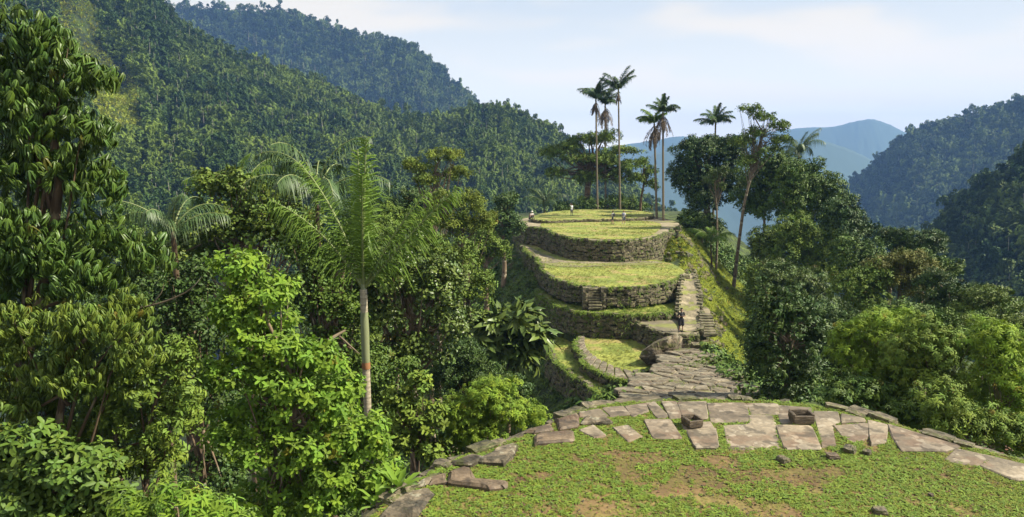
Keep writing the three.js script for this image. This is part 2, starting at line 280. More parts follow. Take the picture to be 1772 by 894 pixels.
// lobes: [px, py, rx, ry, depth offset] in photo pixels at distance d
function tree({ name, label, category = 'tree', group, d, lobes, kind, mat, size, density = 1.1, sub, trunk, trunkR = 0.15, bark = barkMat, limbs = 8, foot, grow = 1 }) {
  const f = d / FOCAL, L = lobes.map(([x, y, rx, ry, dz = 0]) => { const dd = d + dz; rx *= grow; ry *= grow; return [at(x, y, dd), rx * dd / FOCAL, ry * dd / FOCAL, (rx + ry) / 2 * dd / FOCAL]; });
  const low = L.reduce((a, b) => (b[0].y < a[0].y ? b : a)), mid = L.reduce((s, l) => s.add(l[0]), V()).divideScalar(L.length);
  const b = trunk ? at(trunk[0], trunk[1], d) : mid.clone(); const gy = foot ?? ground(b.x, b.z); const base = V(b.x, Math.min(gy, low[0].y - 0.3) - 0.1, b.z);
  const o = thing(name, label, category, base.toArray(), group);
  const tips = crown(o, base, L, kind, leafMatOf(mat), size, density, sub);
  const top = L.reduce((a, c) => (c[0].y > a[0].y ? c : a))[0];
  const join = base.clone().lerp(mid, 0.62); join.x = lerp(base.x, mid.x, 0.4); join.z = lerp(base.z, mid.z, 0.4);
  const loc = (p) => p.clone().sub(base);
  mesh('trunk', tube([loc(base), loc(base.clone().lerp(join, 0.5).add(V(rr(-1, 1) * trunkR, 0, rr(-1, 1) * trunkR))), loc(join), loc(mid), loc(top)], [trunkR * 1.25, trunkR, trunkR * 0.85, trunkR * 0.55, trunkR * 0.12], 9), bark, o);
  const g = []; for (let i = 0; i < limbs * L.length && i < 60; i++) { const t = tips[Math.floor(R() * tips.length)], s = join.clone().lerp(mid, rr(0.1, 1)); const m = s.clone().lerp(t, 0.5); m.y -= rr(-0.1, 0.2) * s.distanceTo(t); g.push(tube([loc(s), loc(m), loc(t)], [trunkR * 0.36, trunkR * 0.22, trunkR * 0.05], 5)); }
  if (g.length) mesh('limbs', mergeGeometries(g), bark, o);
  return o;
}
const palette = {
  umbrella: [0.06, 0.105, 0.018, 0.38], bright: [0.16, 0.27, 0.022, 0.6, 0.4], olive: [0.092, 0.136, 0.02, 0.5], glossy: [0.085, 0.125, 0.028, 0.36], yellow: [0.15, 0.2, 0.028, 0.6, 0.3],
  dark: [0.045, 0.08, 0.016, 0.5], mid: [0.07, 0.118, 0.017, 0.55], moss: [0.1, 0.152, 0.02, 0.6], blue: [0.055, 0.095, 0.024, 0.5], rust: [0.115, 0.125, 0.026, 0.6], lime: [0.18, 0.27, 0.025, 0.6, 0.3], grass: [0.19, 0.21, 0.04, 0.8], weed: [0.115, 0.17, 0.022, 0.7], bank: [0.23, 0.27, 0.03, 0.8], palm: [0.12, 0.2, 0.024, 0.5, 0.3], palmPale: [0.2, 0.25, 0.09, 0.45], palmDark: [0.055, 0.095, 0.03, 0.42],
};
function leafMatOf(k) { const [r, g, b, ro, tr] = palette[k]; return leafMat(k, [r, g, b], ro, tr); }

// ---------------------------------------------------------------- the ridge's ground
const YF = -6.5, YTOP = -7.9, Y2 = -10.05, YL = -11.8, YLAND = -12.3, Y3 = -13.7, Y0 = -14.35;
const pathY = (d) => -13.05 + (48.5 - d) * (2.05 / 16.5);
const spine = [ // distance ahead, left edge x, its level, right edge x, its level
  [-60, -14, -8, 22, -8], [4, -4.5, -8, 13, -8], [12, -2.3, -8, 12.6, -8], [17, 0.2, -8.6, 11, -8.6], [20, 2.5, -9.9, 10.8, -9.9], [26, 4, -10.6, 11.4, -10.6], [32, 5.1, -11.4, 11.8, -11.3], [40, 6.2, -14.2, 12.6, -12.2],
  [44, 5.5, -15.4, 13.5, -12.8], [50, 3.6, -15.6, 14.2, -13.3], [56, 2.9, -14.6, 15, -12.7], [60, 3, -12.7, 15.6, -11.2], [72, 2.6, -11.5, 17.8, -10.8], [90, 0, -11, 22, -9.2], [115, 1, -8.6, 29, -8.4], [130, 0, -9.5, 36, -9], [160, -4, -20, 40, -20], [300, -10, -75, 50, -70]];
function ground(x, z) {
  const d = -z; let k = 1; while (k < spine.length - 1 && spine[k][0] < d) k++;
  const a = spine[k - 1], b = spine[k], t = clamp((d - a[0]) / (b[0] - a[0])), [, xl, yl, xr, yr] = a.map((v, i) => lerp(v, b[i], t));
  const fall = (s) => (s < 4 ? s * (0.62 + 0.05 * s) : 3.28 + (s - 4) * 0.86) - 0.34 * Math.max(0, s - 9);
  let y = x < xl ? yl - fall(xl - x) : x > xr ? yr - fall(x - xr) : lerp(yl, yr, (x - xl) / (xr - xl));
  const off = Math.max(0, xl - x, x - xr), w = smooth(0.5, 8, off);
  y += w * ((fbm(x * 0.11 + 50, z * 0.11 + 80, 4) - 0.5) * 4.5 + (fbm(x * 0.6, z * 0.6, 2) - 0.5) * 0.5);
  y += 1.9 * Math.exp(-(((x - 19.2) / 2.7) ** 2) - ((d - 80) / 8) ** 2);   // the bank heaped against the right end of the top wall
  return Math.max(y, -88);
}
{
  const xs = [], zs = []; for (let i = 0; i <= 190; i++) { const t = i / 190 * 2 - 1; xs.push(8 + Math.sign(t) * (Math.abs(t) * 45 + Math.pow(Math.abs(t), 3) * 130)); } for (let i = 0; i <= 190; i++) zs.push(30 - i / 190 * 130 - Math.pow(i / 190, 3) * 140);
  const pos = [], uv = [], idx = [];
  zs.forEach((z) => xs.forEach((x) => { pos.push(x, ground(x, z), z); uv.push(x * 0.15, z * 0.15); }));
  const n = xs.length; for (let j = 0; j < zs.length - 1; j++) for (let i = 0; i < n - 1; i++) { const a = j * n + i; idx.push(a, a + 1, a + n, a + 1, a + n + 1, a + n); }
  tag(mesh('hillside', geoFrom(pos, idx, uv), scrubMat), 'steep green flanks of the ridge that carries the terraces', 'hillside', null, 'structure');
}

// ---------------------------------------------------------------- mountains and their woods
const forestGround = std({ color: lin(0.55, 0.6, 0.5), map: scrubTex, roughness: 1 });
// crest: [px, py, d]; foot: [py, d] per column; rows run from the foot to the crest and down behind it
function mountain(name, label, crest, footPy, footD, opts = {}) {
  const cols = opts.cols ?? 140, rows = opts.rows ?? 60, C = new THREE.CatmullRomCurve3(crest.map((c) => V(c[0], c[1], c[2])), false, 'centripetal'), CP = C.getPoints(cols), amp = opts.amp ?? 14, pos = [], uv = [], idx = [], grid = [];
  CP.forEach((c, i) => {
    const top = at(c.x, c.y, c.z), bottom = at(c.x, footPy, lerp(footD[0], footD[1], i / cols)), row = [];
    for (let j = 0; j <= rows; j++) {
      const t = j / rows * 1.25; let p;
      if (t <= 1) { p = bottom.clone().lerp(top, t); p.y = lerp(bottom.y, top.y, Math.pow(t, opts.bend ?? 1.15)); } else { p = top.clone().lerp(top.clone().multiplyScalar(1.35).setY(top.y - 180), (t - 1) / 0.25); }
      const e = Math.sin(clamp(t, 0, 1) * Math.PI) ** 0.7, s = opts.grain ?? 1;
      p.y += e * amp * (fbm(i * 0.16 * s + 3 + (opts.seed ?? 0), j * 0.05 + 7, 4) - 0.5) * 2 + (fbm(i * 0.5 + 9, j * 0.4 + (opts.seed ?? 0), 3) - 0.5) * amp * 0.25;
      row.push(p);
    } grid.push(row);
  });
  grid.forEach((row, i) => row.forEach((p, j) => { pos.push(p.x, p.y, p.z); uv.push(p.x * 0.02, p.z * 0.02); if (i < cols && j < rows) { const a = i * (rows + 1) + j, b = a + rows + 1; idx.push(a, b, a + 1, b, b + 1, a + 1); } }));
  tag(mesh(name, geoFrom(pos, idx, uv), opts.mat ?? forestGround), label, name.replace('_', ' '), null, 'structure');
  return { grid, cols, rows };
}
// far crowns: trunk and a loose cloud of leaf clumps in a few tiers; about 1 unit wide
const farCrowns = [...Array(5)].map((_, s) => {
  const keep = R; R = mulberry(900 + s); const pos = [], idx = [], n = 7 + s;
  for (let k = 0; k < n; k++) {
    const a = rr(0, 6.28), r = rr(0.1, 0.36), c = V(Math.cos(a) * r, rr(0.35, 1.0) - r * 0.45, Math.sin(a) * r), q = rr(0.13, 0.24);
    for (let i = 0; i < 64; i++) { const b = rr(0, 6.28), y = rr(-0.5, 1), h = Math.sqrt(1 - y * y); leaf(pos, idx, M4(c.x + Math.cos(b) * h * q, c.y + y * q * 0.8, c.z + Math.sin(b) * h * q, rr(-0.2, 0.8), b, rr(-0.6, 0.6)), rr(0.07, 0.12), 0.07, 0.4, 0.2); }
  }
  R = keep; return geoFrom(pos, idx);
});
const farTrunk = tube([V(0, -0.5, 0), V(0.02, 0.1, 0), V(-0.01, 0.8, 0)], [0.03, 0.022, 0.01], 5);
const farMat = leafMat('far', [1, 1, 1], 0.7), trunkMat = std({ color: lin(0.3, 0.28, 0.22), roughness: 1 });
function forest(name, label, M, count, size, cols, keep = () => true) {
  const lists = farCrowns.map(() => []), trunks = []; let n = 0, guard = 0;
  const w = M.grid.map((row) => row[0].distanceTo(row[M.rows]));
  while (n < count && guard++ < count * 6) {
    const u = R() * (M.cols - 0.01), v = R() * M.rows * 0.86, i = Math.floor(u), j = Math.floor(v), p = M.grid[i][j].clone().lerp(M.grid[i + 1][j], u - i).lerp(M.grid[i][j + 1].clone().lerp(M.grid[i + 1][j + 1], u - i), v - j);
    if (!keep(p, u / M.cols, v / M.rows)) continue;
    const s = size * (0.55 + 1.35 * Math.pow(R(), 3)), patch = fbm(u * 0.16 + 4, v * 0.2 + 2, 4), c = new THREE.Color(...cols[0]).lerp(new THREE.Color(...cols[1]), clamp(patch * 3.2 - 1.1 + rr(-0.3, 0.3))).multiplyScalar(rr(0.72, 1.25));
    const tall = R() < 0.06 ? rr(1.3, 1.8) : rr(0.7, 1.1); p.y += s * 0.25 * tall;
    const m = mat4(p, eul(rr(-0.1, 0.1), rr(0, 6.28), rr(-0.1, 0.1)), V(s * 1.05, s * tall, s * 1.05));
    lists[n % 5].push([m, c]); if (R() < 0.09) trunks.push([mat4(p.clone().add(V(rr(-1, 1) * s * 0.3, s * 0.25, rr(0, 0.5) * s)), eul(0, 0, rr(-0.08, 0.08)), V(s * 0.7, s * 1.1, s * 0.7)), null]); n++;
  }
  const o = thing(name, label, 'forest', [0, 0, 0], null, 'stuff');
  lists.forEach((l, i) => copies('tree_crowns', farCrowns[i], farMat, l, o)); copies('tree_trunks', farTrunk, trunkMat, trunks, o);
}
{
  const far = std({ color: lin(0.05, 0.08, 0.04), roughness: 1 });
  mountain('far_mountain', 'pale blue peak far away at the end of the valley', [[900, 262, 4290], [1040, 256, 4290], [1140, 241, 4290], [1185, 236, 4290], [1260, 246, 4290], [1330, 228, 4290], [1390, 221, 4290], [1440, 219, 4290], [1475, 211, 4290], [1506, 206, 4290], [1535, 214, 4290], [1560, 226, 4290], [1640, 262, 4290], [1800, 300, 4290]], 420, [3100, 3100], { mat: far, cols: 160, rows: 50, amp: 26, grain: 0.4, seed: 40 });
  mountain('far_ridge', 'hazy lower ridge in front of the pale blue peak', [[1050, 300, 3250], [1150, 262, 3250], [1250, 268, 3250], [1380, 240, 3250], [1430, 245, 3250], [1500, 272, 3250], [1560, 310, 3250], [1700, 360, 3250]], 440, [2500, 2500], { mat: far, cols: 120, rows: 40, amp: 20, grain: 0.4, seed: 60 });
  const B = mountain('far_left_mountain', 'hazy blue forested ridge behind the nearer left mountain', [[-200, -60, 1495], [150, -10, 1430], [280, 12, 1404], [370, 16, 1378], [470, 22, 1365], [520, 30, 1352], [570, 50, 1339], [640, 66, 1326], [700, 80, 1313], [740, 105, 1300], [775, 138, 1287], [810, 170, 1274], [845, 205, 1261], [920, 270, 1248], [1000, 330, 1235]], 330, [980, 1030], { amp: 32, seed: 5, cols: 150, rows: 60 });
  forest('distant_forest', 'blue hazy wood covering the ridge behind', B, 36000, 8, [[0.035, 0.07, 0.016], [0.12, 0.17, 0.03]]);
  const A = mountain('left_mountain', 'steep forested mountain rising on the left', [[-420, -180, 420], [0, -110, 470], [150, -60, 500], [255, 2, 520], [330, 58, 540], [430, 104, 560], [500, 132, 575], [560, 155, 590], [640, 190, 600], [700, 212, 605], [750, 214, 600], [800, 202, 590], [840, 194, 585], [890, 205, 580], [935, 222, 575], [975, 244, 570], [1030, 290, 560], [1120, 350, 550], [1250, 420, 540]], 620, [170, 300], { amp: 24, seed: 1, cols: 170, rows: 80, bend: 1.05 });
  const strip = (p) => { const px = 886 + p.x / -p.z * FOCAL, py = 280 - p.y / -p.z * FOCAL; const c = 128 + (py - 0) * 0.5 + 12 * Math.sin(py * 0.05); return py < 245 && px > c - 22 - py * 0.16 && px < c + 38; };
  forest('mountain_forest', 'green wood covering the steep mountain at left', A, 90000, 4.3, [[0.04, 0.078, 0.014], [0.13, 0.185, 0.026]], (p) => !strip(p));
  const gl = []; for (let i = 0; i < 150000 && gl.length < 14000; i++) { const u = R() * 165, v = R() * 76, a = Math.floor(u), b = Math.floor(v), p = A.grid[a][b].clone().lerp(A.grid[a + 1][b], u - a).lerp(A.grid[a][b + 1].clone().lerp(A.grid[a + 1][b + 1], u - a), v - b); if (strip(p)) gl.push([mat4(p, eul(0, rr(0, 6.28), 0), rr(2.2, 4.2)), lin(1, rr(0.85, 1.15), 1)]); }
  tag(copies('mountain_grass', clusters.tuft[0], leafMat('mgrass', [0.33, 0.37, 0.05], 0.9), gl), 'yellow green grassy strip running down the left mountain', 'grass', null, 'stuff');
  const D = mountain('right_mountain', 'dark blue forested slope rising at the right', [[2150, 60, 930], [1960, 110, 975], [1850, 140, 1005], [1772, 172, 1035], [1730, 190, 1050], [1680, 202, 1065], [1630, 218, 1080], [1590, 226, 1095], [1560, 244, 1110], [1530, 274, 1125], [1500, 300, 1132], [1465, 326, 1140], [1400, 390, 1155], [1330, 450, 1170], [1200, 500, 1185]].reverse(), 600, [760, 560], { amp: 16, seed: 9, cols: 130, rows: 60 });
  forest('right_slope_forest', 'shaded blue wood covering the slope on the right', D, 32000, 7, [[0.035, 0.07, 0.016], [0.12, 0.17, 0.03]]);
  const E = mountain('right_foothill', 'darker green nearer hill at the right edge', [[2100, 170, 260], [1900, 230, 280], [1800, 285, 290], [1740, 318, 300], [1690, 345, 310], [1650, 376, 320], [1625, 410, 325], [1560, 470, 330], [1480, 540, 330]].reverse(), 700, [230, 170], { amp: 5, seed: 15, cols: 80, rows: 50 });
  forest('foothill_forest', 'green wood on the nearer hill at the right edge', E, 7000, 5, [[0.035, 0.07, 0.016], [0.12, 0.17, 0.03]]);
  const P = []; for (let i = 0; i <= 48; i++) { const a = i / 48 * 6.2832; P.push(V(Math.cos(a) * 4500, 0, Math.sin(a) * 4500)); }
  tag(mesh('valley_ground', sheet(P.slice(0, 48), -300, 0.01), forestGround), 'low wooded valley ground far below the ridge', 'ground', null, 'structure');
}

// ---------------------------------------------------------------- the terraces
const line = (y, pts) => pts.map(([px, py]) => onLevel(px, py, y));
function terrace({ name = 'stone_terrace', label, y, front, back, drop, size, most, top = lawnMat, batter = 0.14, n = 60 }) {
  const F = curveThrough(line(y, front), n), Bk = curveThrough(line(y, back), 24);
  F.forEach((p, i) => { const a = F[Math.max(0, i - 1)], b = F[Math.min(n, i + 1)], t = b.clone().sub(a).setY(0).normalize(), k = (fbm(p.x * 0.9 + y * 7, p.z * 0.9, 3) - 0.5) * 0.9; p.x -= t.z * k; p.z += t.x * k; });
  const P = [...F, ...Bk.slice(1, -1)].map((p) => V(p.x, 0, p.z)), o = thing(name, label, 'terrace');
  mesh('lawn', sheet(P, y - 0.02), top, o);
  mesh('earth_core', skirt(P, y - 0.03, y - drop - 1.5, drop * batter * 0.3), coreMat, o);
  wallStones(o, F.map((p) => V(p.x, 0, p.z)), y + 0.03, y - drop, size, most, batter);
  return { o, P, F };
}
function scatterOn(P, y, density, geoKind, mat, size, name, label, mask = () => 1, parent) {
  let x0 = 1e9, x1 = -1e9, z0 = 1e9, z1 = -1e9; P.forEach((p) => { x0 = Math.min(x0, p.x); x1 = Math.max(x1, p.x); z0 = Math.min(z0, p.z); z1 = Math.max(z1, p.z); });
  const n = Math.round((x1 - x0) * (z1 - z0) * density), lists = clusters[geoKind].map(() => []);
  for (let i = 0; i < n; i++) { const x = rr(x0, x1), z = rr(z0, z1); if (!inPoly(x, z, P)) continue; const m = mask(x, z); if (R() > m) continue; lists[i % lists.length].push([mat4(V(x, (typeof y === 'function' ? y(x, z) : y), z), eul(rr(-0.15, 0.15), rr(0, 6.28), rr(-0.15, 0.15)), size * rr(0.6, 1.3) * (0.6 + 0.4 * m)), tint(0.25)]); }
  if (parent) { lists.forEach((l, i) => l.length && copies('grass', clusters[geoKind][i], leafMatOf(mat), l, parent)); return; }
  const o = thing(name, label, 'grass', [0, 0, 0], null, 'stuff'); lists.forEach((l, i) => l.length && copies('blades', clusters[geoKind][i], leafMatOf(mat), l, o));
}
const lawnMask = (x, z) => clamp(fbm(x * 0.35 + 60, z * 0.35 + 90, 3) * 2.2 - 0.45, 0.15, 1);
const top = terrace({ label: 'uppermost oval terrace with dirt path round its lawn and tall curved stone wall', y: YTOP, front: [[893, 381], [896, 386], [912, 392], [945, 396], [958, 403], [985, 411], [1025, 415], [1060, 416], [1100, 415], [1128, 412], [1152, 404], [1176, 391]], back: [[1176, 391], [1172, 384], [1140, 375], [1100, 367], [1030, 365], [960, 369], [915, 376], [893, 381]], drop: 2.5, size: 0.44, most: 300, top: dirtMat });
{
  const P = curveThrough(line(YTOP + 0.05, [[935, 388], [952, 398], [985, 408], [1030, 412.5], [1080, 413], [1118, 409], [1138, 399], [1144, 391], [1134, 384], [1095, 381], [1030, 381], [960, 382]]), 70, true).slice(0, -1);
  mesh('front_lawn', sheet(P, YTOP + 0.03), lawnMat, top.o); scatterOn(P, YTOP + 0.03, 14, 'tuft', 'grass', 0.22, '', '', lawnMask, top.o);
  const Q = curveThrough(line(YTOP + 0.35, [[920, 379], [945, 382], [1000, 380], [1060, 379], [1110, 377], [1130, 373], [1118, 366], [1080, 362.5], [1030, 361.5], [975, 364], [935, 370]]), 70, true).slice(0, -1);
  const b = thing('stone_terrace', 'raised round lawn at the back of the uppermost terrace before the palms', 'terrace');
  mesh('lawn', sheet(Q, YTOP + 0.35), lawnMat, b); mesh('earth_core', skirt(Q, YTOP + 0.34, YTOP - 0.4, 0.1), dirtMat, b); scatterOn(Q, YTOP + 0.35, 8, 'tuft', 'grass', 0.22, '', '', lawnMask, b);
  wallStones(b, Q.slice(0, 34).map((p) => V(p.x, 0, p.z)), YTOP + 0.36, YTOP, 0.36, 80, 0.05);
}
const t2 = terrace({ label: 'middle oval grass terrace with small stair notched in its stone wall', y: Y2, front: [[897, 416], [906, 428], [922, 442], [934, 454], [942, 468], [962, 482], [995, 492], [1040, 497], [1085, 497], [1130, 493], [1168, 486], [1186, 477]], back: [[1186, 477], [1182, 466], [1160, 455], [1110, 446], [1030, 445], [960, 438], [925, 424], [897, 416]], drop: 1.6, size: 0.4, most: 300 });
scatterOn(t2.P, Y2, 16, 'tuft', 'grass', 0.2, '', '', lawnMask, t2.o);
{ const P = curveThrough(line(Y2, [[902, 420], [925, 440], [942, 456], [985, 462], [1060, 459], [1130, 457], [1146, 453], [1060, 451], [985, 452], [945, 440]]), 50, true).slice(0, -1); mesh('dirt_track', sheet(P, Y2 + 0.012), dirtMat, t2.o); }
const ledge = terrace({ label: 'narrow grassy ledge terrace between the middle lawn and the small crescent lawn', y: YL, front: [[930, 500], [948, 518], [975, 532], [1010, 540], [1060, 543], [1110, 543], [1150, 541], [1190, 536]], back: [[1190, 536], [1196, 515], [1150, 500], [1060, 505], [975, 497], [930, 500]], drop: 1.9, size: 0.38, most: 280, top: lawnMat });
scatterOn(ledge.P, YL, 30, 'tuft', 'weed', 0.24, '', '', lawnMask, ledge.o);
const landing = terrace({ label: 'paved stone landing under the standing person in black', y: YLAND, front: [[1098, 552], [1108, 560], [1128, 568], [1150, 575], [1168, 578], [1204, 578]], back: [[1204, 578], [1222, 560], [1222, 530], [1180, 520], [1120, 532], [1098, 552]], drop: 1.5, size: 0.36, most: 160, top: dirtMat });
const low = terrace({ label: 'lowest grass ledge curving round outside the small crescent lawn', y: Y0, front: [[938, 572], [944, 590], [955, 612], [976, 635], [1005, 658], [1040, 680], [1066, 692], [1092, 694]], back: [[1092, 694], [1130, 650], [1130, 590], [1060, 570], [990, 560], [938, 572]], drop: 3.2, size: 0.42, most: 280 });
scatterOn(low.P, Y0, 30, 'tuft', 'weed', 0.22, '', '', lawnMask, low.o);
const t3 = terrace({ label: 'small crescent lawn terrace edged with flat flagstones beside the boulder', y: Y3, front: [[1000, 580], [999, 596], [1004, 612], [1018, 632], [1042, 648], [1068, 657], [1092, 658], [1112, 646]], back: [[1112, 646], [1140, 628], [1160, 600], [1140, 580], [1080, 568], [1030, 568], [1000, 580]], drop: 0.75, size: 0.36, most: 120 });
scatterOn(t3.P, Y3, 22, 'tuft', 'grass', 0.2, '', '', lawnMask, t3.o);
{ // flagstones along the rim of the crescent lawn
  const o = curveThrough(line(Y3, [[1000, 582], [1000, 598], [1005, 613], [1019, 632], [1043, 647], [1068, 656], [1092, 656], [1111, 645]]), 15), i = curveThrough(line(Y3, [[1012, 580], [1012, 596], [1019, 608], [1037, 622], [1062, 634], [1082, 641], [1096, 643], [1106, 640]]), 15);
  for (let k = 0; k < 15; k++) { const P = roundPoly([o[k].clone().lerp(o[k + 1], 0.04), o[k].clone().lerp(o[k + 1], 0.96), i[k].clone().lerp(i[k + 1], rr(0.8, 0.95)), i[k].clone().lerp(i[k + 1], rr(0.02, 0.15))].map((p) => V(p.x, 0, p.z)), 0.2); const h = Y3 + rr(0.05, 0.11); mesh('flagstone', prism(P, () => h, 0.16), pathMats[k % 4], t3.o); }
}
function blocks(o, name, list) { for (const [px, py, d, w, h, dp, ry = 0, mat = 0] of list) { const p = at(px, py, d), m = mesh(name, rocks[Math.floor(R() * 8)], stoneMats[mat], o); m.position.copy(p); m.scale.set(w, h, dp); m.rotation.set(rr(-0.08, 0.08), ry, rr(-0.08, 0.08)); } }
{ // stair let into the wall of the middle terrace
  const s = thing('stone_stair', 'small stone stair climbing through the wall of the middle terrace', 'stairs');
  const p0 = onLevel(1027, 497, Y2);
  for (let k = 0; k < 8; k++) { const m = mesh('step', rocks[k], stoneMats[k % 3], s); m.position.set(p0.x + rr(-0.03, 0.03), Y2 - 0.1 - k * 0.2, p0.z + 0.1 + k * 0.12); m.scale.set(1.05, 0.2, 0.5); }
  for (const e of [-1, 1]) for (let k = 0; k < 5; k++) { const m = mesh('side_stone', rocks[k + 2], stoneMats[e < 0 ? 2 : 1], s); m.position.set(p0.x + e * 0.72, Y2 - 0.1 - k * 0.34, p0.z + 0.42); m.scale.set(0.4, 0.42, 0.9); }
}
{ // ramp from the landing up to the middle terrace with its guard stones
  const r = thing('dirt_ramp', 'pale worn dirt ramp climbing from the landing to the middle terrace', 'ramp');
  const a = onLevel(1192, 577, YLAND), b = onLevel(1207, 577, YLAND), rows = 14, pos = [], uv = [], idx = [];
  for (let j = 0; j <= rows; j++) { const t = j / rows, d = lerp(49.6, 61.5, t), y = lerp(YLAND + 0.02, Y2 + 0.12, smooth(0.1, 1, t)), c = lerp(1198, 1192, t), w = lerp(17, 22, Math.sin(t * 3.1)) - t * 9; for (let i = 0; i <= 6; i++) { const u = i / 6 * 2 - 1, x = (c + u * w - 886) / FOCAL * d * 1.01; pos.push(x, y + 0.12 * u * u + (fbm(x * 2, d * 2, 2) - 0.5) * 0.12, -d); uv.push(x * 0.4, d * 0.4); } }
  for (let j = 0; j < rows; j++) for (let i = 0; i < 6; i++) { const k = j * 7 + i; idx.push(k, k + 1, k + 7, k + 1, k + 8, k + 7); }
  mesh('trodden_dirt', geoFrom(pos, idx, uv), dirtMat, r);
  for (let k = 0; k < 22; k++) { const t = k / 21, d = lerp(50, 61, t), y = lerp(YLAND, Y2, smooth(0.1, 1, t)); for (const e of [-1, 1]) { if (e < 0 && t < 0.3) continue; const c = lerp(1198, 1192, t) + e * (lerp(17, 22, Math.sin(t * 3.1)) - t * 9 + 1.5), m = mesh('edge_stone', rocks[k % 8], stoneMats[(k + (e > 0 ? 1 : 0)) % 5], r); m.position.set((c - 886) / FOCAL * d * 1.01, y - 0.08, -d); m.scale.set(rr(0.3, 0.5), rr(0.35, 0.6), rr(0.5, 0.8)); m.rotation.y = rr(-0.4, 0.4); } }
  blocks(r, 'pillar_stone', [[1186, 481, 60, 0.55, 0.6, 0.5, 0.2, 0], [1190, 492, 59.5, 0.7, 0.6, 0.6, 0.1, 2], [1181, 489, 59.5, 0.5, 0.5, 0.5, 0.3, 4]]);
  const s = thing('stone_stair', 'side stair of stone steps dropping right off the dirt ramp', 'stairs');
  for (let k = 0; k < 8; k++) { const p = at(1220 + k * 0.9, 546 + k * 4.6, 53 - k * 0.42), m = mesh('step', rocks[(k + 3) % 8], stoneMats[k % 3], s); m.position.copy(p); m.scale.set(1.05, 0.26, 0.55); }
  const t = thing('stone_stair', 'stone steps climbing from the paved path to the landing', 'stairs');
  for (let k = 0; k < 5; k++) { const d = 48.6 + k * 0.36, p = at(1184 - k * 1.2, 590, d), y = -13.05 + 0.15 + k * 0.15, P = roundPoly([V(p.x - 0.85, 0, -d + 0.2), V(p.x + 0.85, 0, -d + 0.2), V(p.x + 0.8, 0, -d - 0.45), V(p.x - 0.8, 0, -d - 0.45)], 0.2); mesh('step', prism(P, () => y, 0.3, 0.03), pathMats[k % 4], t); }
  blocks(t, 'side_stone', [[1203, 588, 49, 0.5, 0.9, 0.8, 0, 3], [1204, 600, 48, 0.55, 0.6, 0.7, 0, 2], [1200, 578, 50, 0.7, 0.5, 0.6, 0, 3]]);
}
{ // the leaning boulder beside the path
  const F = [[1109, 617], [1116, 604], [1132, 592], [1152, 583], [1170, 578], [1175, 582], [1170, 600], [1158, 622], [1148, 634], [1126, 632]], c0 = at(1145, 606, 46), pos = [], idx = [];
  const ring = (d, k, dx, dy) => F.forEach(([x, y]) => { const p = at(lerp(1145, x, k), lerp(606, y, k), d).sub(c0); pos.push(p.x + dx, p.y + dy, p.z); });
  ring(45.6, 0.86, -0.35, -0.15); ring(45.9, 1, -0.1, 0); ring(46.9, 1, 0.25, 0); ring(47.8, 0.8, 0.5, -0.2); const n = F.length;
  for (let k = 0; k < 3; k++) for (let q = 0; q < n; q++) { const a = k * n + q, b = k * n + (q + 1) % n; idx.push(a, b, a + n, b, b + n, a + n); }
  pos.push(-0.35, -0.2, at(1140, 606, 45.35).z - c0.z, 0.4, 0, -2); for (let q = 0; q < n; q++) { idx.push(q, 4 * n, (q + 1) % n); idx.push(3 * n + q, 3 * n + (q + 1) % n, 4 * n + 1); }
  const area = new THREE.BufferGeometry(); area.setAttribute('position', new THREE.Float32BufferAttribute(pos, 3)); area.setIndex(idx);
  let g = area; for (let r = 0; r < 3; r++) { const src = g.toNonIndexed().attributes.position, o = [], A = V(), B = V(), C = V(); for (let q = 0; q < src.count; q += 3) { A.fromBufferAttribute(src, q); B.fromBufferAttribute(src, q + 1); C.fromBufferAttribute(src, q + 2); const ab = A.clone().lerp(B, 0.5), bc = B.clone().lerp(C, 0.5), ca = C.clone().lerp(A, 0.5); for (const v of [A, ab, ca, ab, B, bc, ca, bc, C, ab, bc, ca]) o.push(v.x, v.y, v.z); } g = new THREE.BufferGeometry(); g.setAttribute('position', new THREE.Float32BufferAttribute(o, 3)); g = mergeVertices(g, 1e-3); }
  const p = g.attributes.position; for (let q = 0; q < p.count; q++) { const x = p.getX(q), y = p.getY(q), z = p.getZ(q), h = (fbm(x * 1.4 + 7, y * 1.4 + z * 1.7 + 3, 5) - 0.5) * 0.4; p.setXYZ(q, x + h * 0.6, y + h * 0.6, z + h); }
  g = boxUV(g, 0.35); g.computeVertexNormals(); const m = tag(mesh('boulder', g, boulderMat), 'large dark leaning boulder beside the paved path', 'boulder'); m.position.copy(c0);
  const s = (px, py, d, w, l) => { const o = tag(mesh('rock', rocks[Math.floor(R() * 8)], stoneMats[0]), l, 'rock'); o.position.copy(at(px, py, d)); o.scale.set(w, w * 0.75, w); o.rotation.y = rr(0, 3); };
  s(1163, 629, 45, 0.8, 'pale round rock at the foot of the leaning boulder'); s(1151, 634, 44.5, 0.55, 'smaller mossy rock left of the pale one by the boulder');
}
